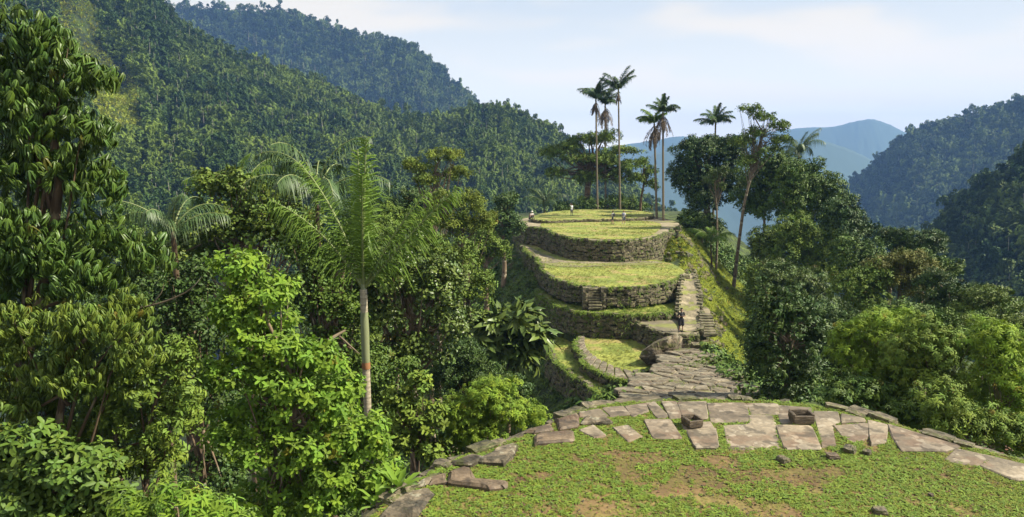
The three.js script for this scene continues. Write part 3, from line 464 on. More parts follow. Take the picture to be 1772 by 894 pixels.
{ // flagged path
  const Y = (x, z) => pathY(-z);
  const E = (px, py) => { let d = 40; for (let k = 0; k < 40; k++) d = lerp(d, -pathY(d) / down(py), 0.5); const p = at(px, py, d); return V(p.x, 0, p.z); };
  const P = [E(1166, 604), E(1206, 602), E(1228, 615), E(1255, 640), E(1290, 668), E(1335, 693), E(1390, 722), E(1090, 722), E(1072, 700), E(1086, 678), E(1118, 652), E(1140, 636)];
  const o = thing('stone_path', 'flagged path of pale irregular stones leading to the terraces', 'path', [0, 0, 0], null, 'structure');
  mesh('joint_soil', sheet(P, (x, z) => Y(x, z) - 0.06, 0.3), dirtMat, o); mesh('earth_core', skirt(P, (p) => Y(p.x, p.z) - 0.08, -15.5, 0.3), coreMat, o);
  let k = 0; for (const c of cells(P, 0.88, 0.035, 0.82)) { const h = rr(-0.05, 0.06), tx = rr(-0.07, 0.07), tz = rr(-0.06, 0.06), m = c[0], Q = roundPoly(c, 0.1).map((p) => p.add(V(rr(-0.03, 0.03), 0, rr(-0.03, 0.03)))); mesh('flagstone', prism(Q, (x, z) => Y(x, z) + h + (x - m.x) * tx + (z - m.z) * tz, 0.2, 0.035), pathMats[(k++ * 7 + Math.floor(R() * 3)) % 4], o); }
  scatterOn(P, Y, 22, 'tuft', 'weed', 0.17, '', '', (x, z) => smooth(0.52, 0.62, fbm(x * 0.8 + 3, z * 0.8 + 40, 3)), o);
  const b = thing('stone_wall', 'block wall corner where the path meets the lowest ledge', 'wall');
  wallStones(b, [E(1118, 652), E(1086, 678), E(1072, 700), E(1080, 720)].reverse().reverse().map((p) => p.clone()).reverse(), -11.9, -14.4, 0.6, 70, 0.1);
  const w2 = thing('stone_wall', 'low edge wall along the right side of the paved path', 'wall');
  wallStones(w2, [E(1206, 602), E(1228, 615), E(1255, 640), E(1290, 668), E(1335, 693)].map((p) => p.clone()), -12.9, -14, 0.45, 60, 0.1);
}

// ---------------------------------------------------------------- the near terrace
const rim = line(YF, [[560, 960], [640, 894], [672, 866], [706, 843], [760, 806], [820, 780], [870, 764], [925, 745], [1000, 708], [1045, 699], [1120, 691], [1220, 689], [1340, 692], [1400, 699], [1460, 707], [1540, 729], [1660, 767], [1735, 785], [1800, 804], [1880, 850]]);
{
  const F = curveThrough(rim, 70), P = [...F, V(13.5, YF, -2), V(-5, YF, -2)].map((p) => V(p.x, 0, p.z));
  const o = thing('near_terrace', 'near lawn and bare earth terrace with slab rim in the foreground', 'terrace', [0, 0, 0], null, 'structure');
  const y = (x, z) => YF - 0.03; mesh('earth', sheet(P, y, 0.22), soilMat, o); mesh('earth_core', skirt(P, YF - 0.04, -11.5, 0.3), coreMat, o);
  wallStones(o, F.map((p) => V(p.x, 0, p.z)), YF - 0.02, YF - 2.6, 0.5, 220, 0.12);
  const q = (pts) => pts.map(([px, py]) => { const p = onLevel(px, py, YF + 0.05); return V(p.x, 0, p.z); });
  const S = [
    [[1174, 694], [1220, 693], [1222, 722], [1182, 722]], [[1225, 695], [1290, 695], [1294, 724], [1234, 727]], [[1293, 695], [1343, 696], [1345, 714], [1300, 713]], [[1255, 733], [1297, 729], [1298, 716], [1333, 716], [1342, 736], [1350, 768], [1265, 770]],
    [[1347, 699], [1404, 702], [1406, 728], [1350, 728]], [[1345, 733], [1403, 735], [1417, 773], [1360, 772]], [[1408, 709], [1450, 711], [1453, 726], [1440, 735], [1447, 765], [1424, 766]], [[1444, 733], [1498, 729], [1502, 753], [1476, 760], [1456, 748]],
    [[1456, 713], [1492, 721], [1496, 727], [1458, 728]], [[1503, 724], [1537, 733], [1530, 762], [1507, 764]], [[1540, 733], [1600, 751], [1655, 769], [1632, 777], [1562, 776], [1549, 756]], [[1655, 772], [1722, 786], [1694, 801], [1637, 792]], [[1726, 788], [1790, 805], [1790, 826], [1757, 826], [1699, 803]],
    [[1116, 724], [1161, 724], [1177, 754], [1132, 754]], [[1061, 737], [1087, 733], [1111, 751], [1087, 760]], [[1003, 741], [1026, 733], [1047, 750], [1030, 754]], [[1081, 699], [1116, 695], [1122, 708], [1094, 717]], [[1119, 695], [1135, 693], [1156, 717], [1136, 719]], [[1146, 694], [1171, 693], [1178, 718], [1159, 720]],
    [[1042, 702], [1077, 698], [1090, 714], [1056, 717]], [[1003, 710], [1038, 704], [1053, 717], [1006, 719]], [[1190, 742], [1236, 738], [1242, 771], [1203, 771]], [[1180, 728], [1230, 726], [1232, 737], [1186, 740]]];
  S.forEach((pts, k) => { const cc = pts.reduce((a, p) => [a[0] + p[0] / pts.length, a[1] + p[1] / pts.length], [0, 0]), P2 = roundPoly(q(pts.map((p) => [lerp(cc[0], p[0], 1.12), lerp(cc[1], p[1], 1.1)])), 0.14).map((p) => p.add(V(rr(-0.025, 0.025), 0, rr(-0.025, 0.025)))), c = P2[0], h = rr(0.0, 0.035), tx = rr(-0.012, 0.012), tz = rr(-0.02, 0.02); mesh('slab', prism(P2, (x, z) => YF + h + (x - c.x) * tx + (z - c.z) * tz + (fbm(x * 3, z * 3, 2) - 0.5) * 0.03, 0.2, 0.022, 0.35), slabMats[k % 3], o); });
  const D = [[[926, 750], [990, 741], [994, 759], [923, 769]], [[859, 769], [897, 766], [893, 785], [872, 804], [820, 798], [846, 785]], [[775, 814], [807, 809], [812, 827], [878, 832], [878, 841], [846, 845], [775, 834]], [[740, 822], [770, 816], [772, 834], [744, 836]], [[672, 872], [702, 848], [744, 838], [752, 852], [722, 890], [655, 896]], [[960, 725], [1000, 712], [1004, 735], [965, 742]], [[905, 745], [955, 727], [960, 742], [922, 748]], [[775, 800], [815, 784], [840, 790], [812, 806]], [[706, 842], [745, 818], [768, 814], [738, 836]], [[1010, 720], [1050, 719], [1060, 730], [1005, 732]]];
  D.forEach((pts, k) => { const P2 = roundPoly(q(pts), 0.2).map((p) => p.add(V(rr(-0.04, 0.04), 0, rr(-0.04, 0.04)))), c = P2[0], tz = rr(-0.06, 0.06), tx = rr(-0.05, 0.05); mesh('rim_rock', prism(P2, (x, z) => YF + 0.07 + (x - c.x) * tx + (z - c.z) * tz + (fbm(x * 2, z * 2, 3) - 0.5) * 0.12, 0.35, 0.05, 0.5), k % 3 === 1 || k > 6 ? boulderMat : darkSlab, o); });
  // low herbs between and before the slabs; bare reddish earth in the middle
  const slabs = [...S, ...D].map(q);
  const mask = (x, z) => {
    for (const s of slabs) if (inPoly(x, z, s)) return 0;
    const d = -z, px = 886 + x / d * FOCAL, bare = Math.exp(-(((px - 1290) / 200) ** 2)) * smooth(16.3, 14.6, d), n = fbm(x * 1.3 + 20, z * 1.3 + 44, 4);
    return clamp(smooth(0.3, 0.5, n - bare * 0.22 + 0.13) * 1.05, 0.03, 1);
  };
  const vis = P.filter((p) => p.z < -6), N = [V(-4, 0, -10), ...F.map((p) => V(p.x, 0, p.z)), V(13, 0, -10)];
  const keep = (x, z) => -z > 10.5 ? mask(x, z) : 0;
  scatterOn(N, YF - 0.02, 230, 'herb', 'weed', 0.17, 'lawn_herbs', 'low green herbs and grass growing over the near terrace', keep);
  scatterOn(N, YF - 0.02, 420, 'tuft', 'grass', 0.07, 'short_grass', 'short yellow green grass blades between the herbs of the near terrace', (x, z) => { const k = keep(x, z); return k ? 0.35 + 0.3 * k + 0.45 * smooth(8, 10.5, x) : 0; });
}
{ // small stones and dry leaf litter on the bare earth
  const P = [], Lf = []; for (let i = 0; i < 1500; i++) { const p = onLevel(rr(760, 1772), rr(770, 894), YF); if (R() < 0.3) P.push([mat4(V(p.x, YF - 0.02, p.z), eul(rr(0, 3), rr(0, 6), 0), V(1, 0.6, 0.8).multiplyScalar(rr(0.012, 0.05))), tint(0.3)]); else Lf.push([mat4(V(p.x, YF + 0.0, p.z), eul(rr(-0.4, 0.4), rr(0, 6), rr(-0.5, 0.5)), rr(0.04, 0.09)), lin(rr(0.6, 1.4), rr(0.6, 1.1), 0.8)]); }
  const g = [], x = []; leaf(g, x, M4(0, 0, 0, -0.1, 0, 0), 1, 0.45, 0.3, 0.3);
  tag(copies('pebbles', rocks[2], stoneMats[0], P), 'tiny scattered pebbles on the earth of the near terrace', 'pebbles', null, 'stuff');
  tag(copies('leaf_litter', geoFrom(g, x), std({ color: lin(0.11, 0.08, 0.045), roughness: 1 }), Lf), 'dry brown fallen leaves scattered over the near terrace', 'leaves', null, 'stuff');
}
function trough(label, px, py, w, dp, h, turn, fill) {   // an open box of four standing stone panels
  const p = onLevel(px, py, YF + 0.06), o = thing('stone_trough', label, 'trough', [p.x, YF + 0.04, p.z], 'stone boxes on the slab rim'); o.rotation.y = turn;
  const slab = (name, a, b, c, x, y, z, rz = 0, rx = 0) => { const g = rockGeo(0.03, Math.floor(a * 977 + z * 100 + 500), 2), m = mesh(name, g, troughMat, o); m.scale.set(a * 1.12, b * 1.12, c * 1.2); m.position.set(x, y, z); m.rotation.set(rx, 0, rz); };
  slab('front_panel', w, h * 0.78, 0.06, 0, h * 0.39, dp / 2); slab('back_panel', w, h, 0.07, 0, h * 0.5, -dp / 2, 0, -0.12);
  for (const e of [-1, 1]) slab('side_panel', 0.06, h * 0.95, dp * 0.9, e * w / 2, h * 0.46, 0, e * -0.1);
  if (fill) { const m = mesh('soil_fill', new THREE.CircleGeometry(w * 0.42, 14).rotateX(-Math.PI / 2).scale(1, 1, dp / w), soilMat, o); m.position.y = h * 0.3; copies('weeds', clusters.herb[0], leafMatOf('weed'), [...Array(60)].map(() => [mat4(V(rr(-0.4, 0.4) * w, h * 0.32, rr(-0.4, 0.4) * dp), eul(0, rr(0, 6), 0), 0.12), tint()]), o); }
}
trough('open stone box with weeds growing inside, left of the two boxes', 1197, 733, 0.34, 0.34, 0.2, 0.3, true);
trough('empty open stone box with dark front, right of the two boxes', 1386, 727, 0.46, 0.32, 0.24, 0.02, false);
{ const loose = [[1440, 791, 0.26, 'dark loose stone in the herbs before the slabs'], [1470, 780, 0.3, 'pale flat loose stone just behind the dark one'], [1355, 797, 0.24, 'pale half buried stone at the edge of the bare earth'], [1522, 886, 0.24, 'grey stone lying in short grass at the bottom of the picture'], [1500, 784, 0.2, 'small pale stone rightmost of those before the slabs'], [1610, 857, 0.09, 'small dark pebble alone on the short grass']];
  loose.forEach(([px, py, w, l], k) => { const p = onLevel(px, py, YF), o = tag(mesh('loose_stone', rocks[k], k === 0 || k === 5 ? darkSlab : stoneMats[k % 3]), l, 'stone'); o.position.set(p.x, YF + 0.02, p.z); o.scale.set(w, w * 0.55, w * 0.8); o.rotation.y = k; }); }

// ---------------------------------------------------------------- palms
function frondGeo(len, elev, bend, leafLen, pairs, droop, seed, wid = 0.05, plume = 0) {
  const keep = R; R = mulberry(seed); const pts = [], N = 14; let p = V(), a = elev;
  for (let i = 0; i <= N; i++) { pts.push(p.clone()); a = elev - bend * Math.pow((i + 1) / N, 1.6); p = p.clone().add(V(0, Math.sin(a), Math.cos(a)).multiplyScalar(len / N)); }
  const c = new THREE.CatmullRomCurve3(pts), r = tube(pts, [len * 0.011 + 0.012, len * 0.008, len * 0.003], 5); r.deleteAttribute('uv');
  const pos = [], idx = [];
  for (let i = 0; i < pairs; i++) for (const s of [-1, 1]) {
    const t = 0.1 + 0.9 * (i + rr(0, 0.7)) / pairs, q = c.getPoint(t), tg = c.getTangent(t), side = V(s, 0, 0), nrm = V().crossVectors(tg, V(1, 0, 0)).multiplyScalar(-1).normalize(); if (nrm.y < 0) nrm.negate();
    const l = leafLen * Math.min(1, 0.35 + 2.6 * t) * Math.sqrt(Math.max(0.1, 1.08 - t)) * rr(0.68, 1.15);
    const dir = side.clone().multiplyScalar(0.75).addScaledVector(tg, 0.65).addScaledVector(nrm, rr(-0.35 - plume, 0.6 + plume)).normalize();
    const w = V().crossVectors(dir, nrm).normalize().multiplyScalar(wid * rr(0.8, 1.2)), m1 = q.clone().addScaledVector(dir, l * 0.5), m2 = q.clone().addScaledVector(dir, l * 0.92);
    const dr = droop * rr(0.6, 1.35); m1.y -= dr * l * 0.2; m2.y -= dr * l * 0.8; const b = pos.length / 3;
    for (const v of [q.clone().addScaledVector(w, 0.4), q.clone().addScaledVector(w, -0.4), m1.clone().addScaledVector(w, 0.55), m1.clone().addScaledVector(w, -0.55), m2]) pos.push(v.x, v.y, v.z);
    idx.push(b, b + 1, b + 2, b + 1, b + 3, b + 2, b + 2, b + 3, b + 4);
  }
  R = keep; return [r, geoFrom(pos, idx)];
}
const rachisMat = std({ color: lin(0.16, 0.19, 0.06), roughness: 0.6 });
const palmTrunkTex = tex(256, (u, v) => { const ring = Math.abs(((v * 16) % 1) - 0.5) * 2, a = fbm(u * 6, v * 20, 4, 2); return mixc([0.5, 0.46, 0.38], [0.74, 0.7, 0.6], a).map((x) => x * (ring > 0.88 ? 0.62 : 1)); });
const palmTrunkMat = std({ map: palmTrunkTex, bumpMap: palmTrunkTex, bumpScale: 0.02, roughness: 0.85 });
const waxTrunk = std({ color: lin(0.45, 0.42, 0.37), map: palmTrunkTex, roughness: 0.9 });
const shaftMat = std({ color: lin(0.2, 0.22, 0.11), roughness: 0.45 }), ringMat = std({ color: lin(0.26, 0.12, 0.045), roughness: 0.8 }), deadMat = std({ color: lin(0.085, 0.062, 0.038), roughness: 1 });
function palm({ name = 'palm_tree', label, group, crownAt, foot, r, fronds, mat = 'palm', shaft, skirt: dead, lean, bark = palmTrunkMat }) {
  const base = foot.clone(), o = thing(name, label, 'palm', base.toArray(), group), top = crownAt.clone().sub(base);
  mesh('trunk', tube([V(), top.clone().multiplyScalar(0.35).add(lean ?? V()), top.clone().multiplyScalar(0.7).add(lean ?? V()), top], [r * 1.25, r, r * 0.92, r * 0.85], 12), bark, o);
  if (shaft) { mesh('crownshaft', tube([top.clone().multiplyScalar(1 - shaft / top.y), top.clone().multiplyScalar(1 - shaft * 0.5 / top.y), top.clone().add(V(0, 0.15, 0))], [r * 0.95, r * 1.02, r * 0.55], 12), shaftMat, o); const k = 1 - shaft / top.y, h = 0.2 / top.y; mesh('brown_ring', tube([top.clone().multiplyScalar(k - h), top.clone().multiplyScalar(k - h / 2), top.clone().multiplyScalar(k)], [r * 1.02, r * 1.04, r * 1.02], 12), ringMat, o); }
  fronds.forEach(([az, elev, len, bend, leafLen, pairs, droop, wid, plume], i) => {
    const [rc, lf] = frondGeo(len, elev, bend, leafLen, pairs, droop, 300 + i * 7 + Math.floor(len * 100), wid, plume), f = mesh('frond', lf, leafMatOf(mat), o); f.position.copy(top); f.rotation.y = az; mesh('rachis', rc, rachisMat, f);
  });
  if (dead) for (let i = 0; i < 9; i++) { const [rc, lf] = frondGeo(dead * rr(0.6, 1), -0.7 - rr(0, 0.3), 0.7, dead * 0.2, 26, 0.6, 700 + i, 0.07), f = mesh('dead_frond', lf, deadMat, o); f.position.copy(top).add(V(0, -0.2 - rr(0, 0.9), 0)); f.rotation.y = i * 0.7; mesh('rachis', rc, deadMat, f); }
  return o;
}
{
  // az 0 points to the camera (+z), pi/2 to the right (+x)
  const c = at(629, 500, 20), f = at(640, 748, 20); f.y = Math.min(f.y, ground(f.x, f.z));
  palm({ label: 'tall green palm with brown ringed trunk standing amid the trees at left', crownAt: c, foot: f, r: 0.125, shaft: 2.2, fronds: [
    [2.9, 1.5, 4.4, 0.1, 1.5, 100, 0.75, 0.034, 0.5], [1.55, 0.86, 4.1, 0.1, 1.1, 120, 0.8, 0.036, 1], [1.75, 1.08, 3.5, 0.25, 1.0, 100, 0.8, 0.034, 0.8], [-1.5, 1.05, 3.7, 0.6, 1.1, 120, 1.2, 0.034, 0.9], [-1.8, 1.28, 4.2, 0.45, 1.1, 110, 1.0, 0.032, 0.7], [3.4, 1.42, 4.2, 0.22, 1.3, 100, 0.9, 0.034, 0.5], [0.3, 1.45, 3.4, 0.25, 1.2, 95, 1.0, 0.032, 0.5]] });
  const sm = (label, px, py, d, len, mat, seed, n = 11, foot, group) => { const cc = at(px, py, d), g = V(cc.x + 0.2, Math.min(ground(cc.x, cc.z), cc.y - 2), cc.z), k = R; R = mulberry(seed); const fr = [...Array(n)].map((_, i) => [i / n * 6.283 + rr(-0.2, 0.2), rr(0.7, 1.45), len * rr(0.8, 1.1), rr(0.9, 2.1), len * 0.27, 60, 1.7, len * 0.0095]); R = k; palm({ label, group, crownAt: cc, foot: g, r: 0.09, fronds: fr, mat, bark: darkBark }); };
  sm('palm with long drooping fronds behind the bright green tree', 414, 345, 30.5, 2.8, 'palm', 21, 9);
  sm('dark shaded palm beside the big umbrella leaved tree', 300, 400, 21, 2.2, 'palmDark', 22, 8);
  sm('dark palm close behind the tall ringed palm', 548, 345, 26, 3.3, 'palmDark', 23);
  sm('low palm at the left end of the uppermost terrace', 942, 356, 117, 4.6, 'palmDark', 24, 13);
  sm('low wide palm below the pale slender trunk on the right slope', 1230, 418, 82, 3.2, 'palm', 25, 12);
  sm('bushy brown tipped palm at the right of the treetop group', 1382, 268, 86, 4.0, 'palmDark', 26, 14);
  const wax = (label, px, cy, py, d, lean, list, dead, mat = 'palmDark') => { const top2 = at(px, cy, d), g = at(px + lean, py, d); g.y = Math.min(g.y, ground(g.x, g.z)); palm({ name: 'wax_palm', label, group: 'tall slender palms by the uppermost terrace', crownAt: top2, foot: g, r: 0.15, mat, bark: waxTrunk, skirt: dead, fronds: more(list).map(([az, e, l, b]) => [az, e, l * 0.9, b, l * 0.34, 74, 0.9, 0.075]) }); };
  const more = (L) => [...L, ...L.map(([a, e, l, b], i) => [a + 0.35 + 0.1 * i, e - 0.12, l * 0.9, b + 0.15])];
  const F1 = [[1.5, 1.05, 4.2, 1.3], [-1.4, 1.0, 4.2, 1.2], [0.3, 1.3, 4.4, 0.9], [2.7, 1.3, 4.4, 1.0], [-0.6, 0.9, 3.8, 1.5], [-2.4, 1.2, 4.0, 1.3], [1.0, 1.45, 4.6, 0.6]];
  wax('tall slender palm, left one of the close trio above the spreading tree', 1031, 172, 362, 118, 3, F1, 2.6);
  wax('shortest palm of the close trio, with brown hanging dead fronds', 1047, 182, 362, 121, 1, F1.map(([a, e, l, b]) => [a + 0.5, e, l * 0.95, b]), 4.2);
  wax('tallest palm of all, right one of the close trio', 1070, 156, 362, 116, 3, [[1.2, 1.2, 4.6, 0.7], [0.9, 1.35, 4.8, 0.6], [2.0, 1.1, 4.2, 0.9], [-1.5, 0.95, 4.2, 0.9], [-1.2, 1.15, 4.4, 0.9], [-2.2, 1.0, 3.8, 1.0]], 1.5);
  wax('shorter palm of the pair by the dirt path, green tufted', 1132, 214, 381, 98, 5, [[-1.6, 0.9, 3.2, 1.4], [-1.2, 1.2, 3.4, 1.1], [0.4, 1.3, 3, 1], [2.2, 1.1, 3, 1.2], [-2.4, 1.0, 3, 1.3], [1.5, 1.2, 2.6, 1.2]], 3.4, 'palm');
  wax('taller palm of the pair by the dirt path with spreading fronds', 1147, 194, 386, 95, 1, [[1.55, 0.75, 2.8, 1.1], [-1.6, 0.8, 2.8, 0.9], [0.1, 1.45, 2.8, 0.3], [3.0, 1.35, 3, 0.4], [1.2, 1.0, 2.5, 1.3], [-1.0, 1.1, 2.6, 1.1]], 3.2);
  wax('palm rising out of the dark round tree right of the lawn', 1238, 212, 345, 105, -2, [[1.5, 0.85, 3.6, 1.4], [-1.6, 0.5, 3.7, 0.9], [-1.2, 0.95, 3.6, 1.3], [0.3, 1.4, 3.4, 0.5], [3, 1.3, 3.4, 0.6], [1.1, 1.1, 3.4, 1.2], [2.2, 0.7, 3.2, 1.3]], 0);
}

// ---------------------------------------------------------------- near trees and shrubs at left
tree({ name: 'umbrella_leaf_tree', label: 'big tree with drooping fans of leaves filling the upper left edge', d: 13, trunk: [-110, 800], trunkR: 0.15, limbs: 1, grow: 1.03, bark: darkBark, kind: 'umbrella', mat: 'umbrella', size: 0.36, density: 1.4, sub: 13, lobes: [[20, 60, 70, 60], [-40, 170, 120, 120], [90, 90, 60, 50], [60, 180, 90, 70], [150, 130, 45, 35], [60, 290, 110, 80], [165, 225, 40, 35], [170, 310, 55, 45], [70, 400, 120, 80], [190, 400, 55, 50], [265, 440, 45, 40], [-20, 480, 100, 90], [140, 480, 110, 70]] });
tree({ name: 'shrubby_tree', label: 'olive green tree with hanging leaf fans in the lower left', d: 12, trunk: [60, 1000], trunkR: 0.1, bark: darkBark, limbs: 2, grow: 1.12, kind: 'umbrella', mat: 'olive', size: 0.3, density: 1.7, sub: 12, lobes: [[60, 580, 110, 60], [190, 555, 70, 50], [20, 680, 80, 70], [130, 650, 70, 50], [230, 610, 45, 40]] });
tree({ name: 'shrubby_tree', label: 'fine leaved yellowish tree between the olive tree and the lime tree', d: 12.5, trunk: [230, 1000], trunkR: 0.08, bark: darkBark, limbs: 2, kind: 'spray', mat: 'moss', size: 0.34, density: 1.7, sub: 12, lobes: [[250, 660, 70, 60], [310, 620, 40, 40], [180, 730, 70, 55], [290, 730, 55, 55], [240, 800, 80, 55], [325, 690, 28, 40]] });
tree({ name: 'shrubby_tree', label: 'glossy dark shrub filling the bottom left corner', category: 'shrub', d: 11, trunk: [60, 1000], trunkR: 0.08, bark: darkBark, limbs: 2, kind: 'rosette', mat: 'mid', size: 0.32, density: 1.6, sub: 12, lobes: [[50, 780, 90, 55], [130, 820, 80, 55], [20, 860, 80, 50], [180, 870, 70, 45], [90, 890, 80, 40]] });
tree({ name: 'leafy_tree', label: 'bright lime green leafy tree in front of the ringed palm', d: 14, trunk: [440, 940], trunkR: 0.12, kind: 'rosette', mat: 'bright', size: 0.3, density: 1.5, sub: 12, lobes: [[415, 465, 46, 36], [462, 512, 56, 40], [405, 545, 58, 44], [470, 585, 70, 50], [550, 615, 50, 28], [415, 640, 68, 50], [505, 670, 85, 55], [585, 700, 60, 50], [440, 740, 80, 55], [540, 770, 100, 65], [630, 770, 50, 55], [600, 850, 90, 55], [480, 855, 80, 55], [660, 830, 40, 40]] });
tree({ name: 'low_shrub', label: 'low bright shrub with pointed leaves at the bottom left', category: 'shrub', d: 10.5, trunkR: 0.05, kind: 'lance', mat: 'bright', size: 0.36, density: 1.3, lobes: [[290, 868, 60, 28], [350, 880, 50, 25], [230, 885, 50, 22], [400, 895, 40, 18]] });
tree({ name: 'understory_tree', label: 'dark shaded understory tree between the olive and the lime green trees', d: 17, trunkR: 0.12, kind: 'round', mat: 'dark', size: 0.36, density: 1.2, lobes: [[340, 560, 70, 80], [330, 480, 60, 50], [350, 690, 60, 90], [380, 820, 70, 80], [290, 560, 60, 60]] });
tree({ name: 'glossy_tree', label: 'olive round topped tree behind the drooping palm', d: 29, trunkR: 0.2, kind: 'round', mat: 'olive', size: 0.6, density: 1.3, lobes: [[368, 322, 36, 30], [425, 318, 40, 30], [485, 335, 48, 36], [455, 385, 70, 50], [380, 390, 60, 50], [520, 400, 50, 50], [330, 440, 60, 50]] });
tree({ name: 'glossy_tree', label: 'large grey green glossy leaved tree right behind the ringed palm', d: 26, trunkR: 0.2, kind: 'round', mat: 'glossy', size: 0.52, density: 1.4, lobes: [[690, 440, 60, 50], [745, 480, 60, 55], [700, 530, 70, 55], [780, 550, 45, 45], [660, 500, 50, 50], [735, 595, 65, 45], [680, 610, 55, 40]] });
tree({ name: 'glossy_tree', label: 'dim leafy tree left of the ringed palm trunk behind the lime tree', d: 25, trunkR: 0.18, kind: 'round', mat: 'mid', size: 0.5, density: 1.3, lobes: [[560, 450, 50, 50], [530, 510, 55, 50], [590, 530, 50, 55], [560, 590, 60, 50], [600, 640, 60, 50], [520, 430, 40, 40], [600, 420, 35, 35]] });
tree({ name: 'flat_crown_tree', label: 'flat topped yellow green tree against the left mountain', d: 55, trunk: [755, 420], trunkR: 0.2, bark: paleBark, kind: 'clump', mat: 'yellow', size: 0.8, density: 1.3, lobes: [[718, 288, 26, 12], [768, 268, 32, 12], [790, 298, 20, 12], [742, 310, 26, 12]] });
tree({ name: 'slender_tree', label: 'slender yellowish tree with bare pale trunk below the flat topped one', d: 46, trunk: [812, 500], trunkR: 0.12, bark: paleBark, kind: 'clump', mat: 'yellow', size: 0.7, density: 1.2, lobes: [[770, 345, 28, 20], [815, 350, 26, 22], [795, 392, 34, 24], [838, 385, 22, 24], [752, 382, 26, 24]] });
tree({ name: 'slender_tree', label: 'feathery dull olive tree left of the shaded terrace bank', d: 38, trunk: [815, 600], trunkR: 0.1, bark: paleBark, kind: 'clump', mat: 'moss', size: 0.6, density: 1.1, lobes: [[808, 448, 30, 34], [832, 500, 24, 40], [792, 505, 28, 36], [815, 555, 34, 28]] });
tree({ name: 'valley_tree', label: 'dark tree below the left end of the uppermost terrace', d: 76, trunkR: 0.25, kind: 'clump', mat: 'blue', size: 1.1, density: 1.4, lobes: [[878, 345, 24, 17], [868, 375, 26, 20], [888, 392, 20, 18], [850, 400, 24, 22]] });
tree({ name: 'valley_tree', label: 'mossy green tree between the slender trees and the dark valley tree', d: 66, trunkR: 0.25, kind: 'clump', mat: 'moss', size: 1.0, density: 1.3, lobes: [[840, 415, 26, 24], [862, 430, 22, 22], [820, 430, 28, 26]] });
tree({ name: 'broad_leaf_plant', label: 'clump of big broad leaves on the bank left of the lowest ledge', category: 'plant', d: 37, trunkR: 0.12, kind: 'big', mat: 'glossy', size: 1.05, density: 1.2, lobes: [[858, 562, 26, 22], [895, 552, 26, 20], [925, 582, 24, 22], [868, 605, 30, 26], [905, 615, 26, 22], [838, 590, 22, 26]] });
tree({ name: 'bright_shrub', label: 'round sunlit yellow green shrub just left of the near terrace', category: 'shrub', d: 20.5, trunkR: 0.06, kind: 'lance', mat: 'lime', size: 0.27, density: 1.5, limbs: 6, lobes: [[850, 675, 62, 34], [815, 712, 62, 40], [890, 712, 52, 38], [850, 745, 75, 38], [930, 720, 28, 26], [800, 760, 45, 30]] });
tree({ name: 'leafy_shrub', label: 'darker green shrub between the yellow green shrub and the palm trunk', category: 'shrub', d: 20, trunkR: 0.06, kind: 'rosette', mat: 'weed', size: 0.36, density: 1.4, lobes: [[730, 720, 50, 36], [700, 760, 50, 40], [760, 780, 45, 30], [690, 700, 35, 30], [722, 665, 30, 22]] });
function standingPlant(label, px, py, d, n, len, mat) { const p = at(px, py, d), o = thing('sword_leaf_plant', label, 'plant', p.toArray()); for (let i = 0; i < n; i++) { const pos = [], idx = []; leaf(pos, idx, M4(0, 0, 0, -rr(0.7, 1.45), i * 2.4, 0), len * rr(0.7, 1.1), len * 0.2, 0.35, 0.5, 0.5); mesh('leaf', geoFrom(pos, idx), leafMatOf(mat), o); } }
standingPlant('bright sword leaved plant below the lime tree at the terrace rim', 690, 852, 13.2, 14, 0.75, 'bright');
standingPlant('small yellowing plant growing at the stony terrace rim', 768, 806, 15.2, 7, 0.38, 'yellow');
standingPlant('bright sword leaved plant leaning beside the lime tree foot', 655, 880, 12.8, 10, 0.6, 'bright');
{ // bare fallen branch among the trees
  const o = thing('bare_branch', 'bare forked pale branch left of the ringed palm trunk', 'branch', at(600, 590, 19).toArray()), p0 = at(600, 590, 19), l = (x, y, d) => at(x, y, d).sub(p0);
  mesh('stem', mergeGeometries([tube([l(565, 590, 18.5), l(582, 580, 18.8), l(598, 571, 19)], [0.05, 0.045, 0.03], 6), tube([l(586, 580, 18.9), l(606, 598, 19.2), l(622, 612, 19.4)], [0.035, 0.028, 0.015], 6)]), paleBark, o);
  const o2 = thing('bare_branch', 'thin bare branch reaching out of the olive tree at left', 'branch', at(290, 520, 12.5).toArray()), q0 = at(290, 520, 12.5), k = (x, y, d) => at(x, y, d).sub(q0);
  mesh('stem', mergeGeometries([tube([k(238, 534, 12.5), k(290, 520, 12.4), k(330, 500, 12.3), k(350, 478, 12.3)], [0.022, 0.018, 0.012, 0.004], 6), tube([k(262, 528, 12.4), k(280, 505, 12.4), k(284, 490, 12.4)], [0.012, 0.008, 0.003], 5)]), paleBark, o2);
}

// ---------------------------------------------------------------- trees on the ridge and the right slope
tree({ name: 'spreading_tree', label: 'spreading rust green tree with dark limbs behind the uppermost lawn', d: 121, trunk: [1012, 362], trunkR: 0.55, bark: darkBark, limbs: 12, grow: 1.2, kind: 'clump', mat: 'moss', size: 1.2, density: 1.5, sub: 7, lobes: [[962, 262, 24, 12], [985, 252, 22, 10], [1012, 240, 24, 12], [1045, 236, 24, 14], [1000, 275, 28, 12], [1040, 275, 28, 16], [1085, 262, 26, 8], [1090, 285, 28, 8], [960, 296, 20, 10], [1010, 305, 26, 14], [1058, 305, 26, 14], [1098, 306, 20, 8]] });
tree({ name: 'leafy_tree', label: 'small leaning tree between the spreading tree and the palm pair', d: 112, trunk: [1108, 366], trunkR: 0.2, bark: darkBark, kind: 'clump', mat: 'moss', size: 1.2, density: 1.0, sub: 7, lobes: [[1112, 280, 14, 9], [1122, 296, 16, 9], [1105, 312, 14, 10], [1128, 318, 12, 9]] });
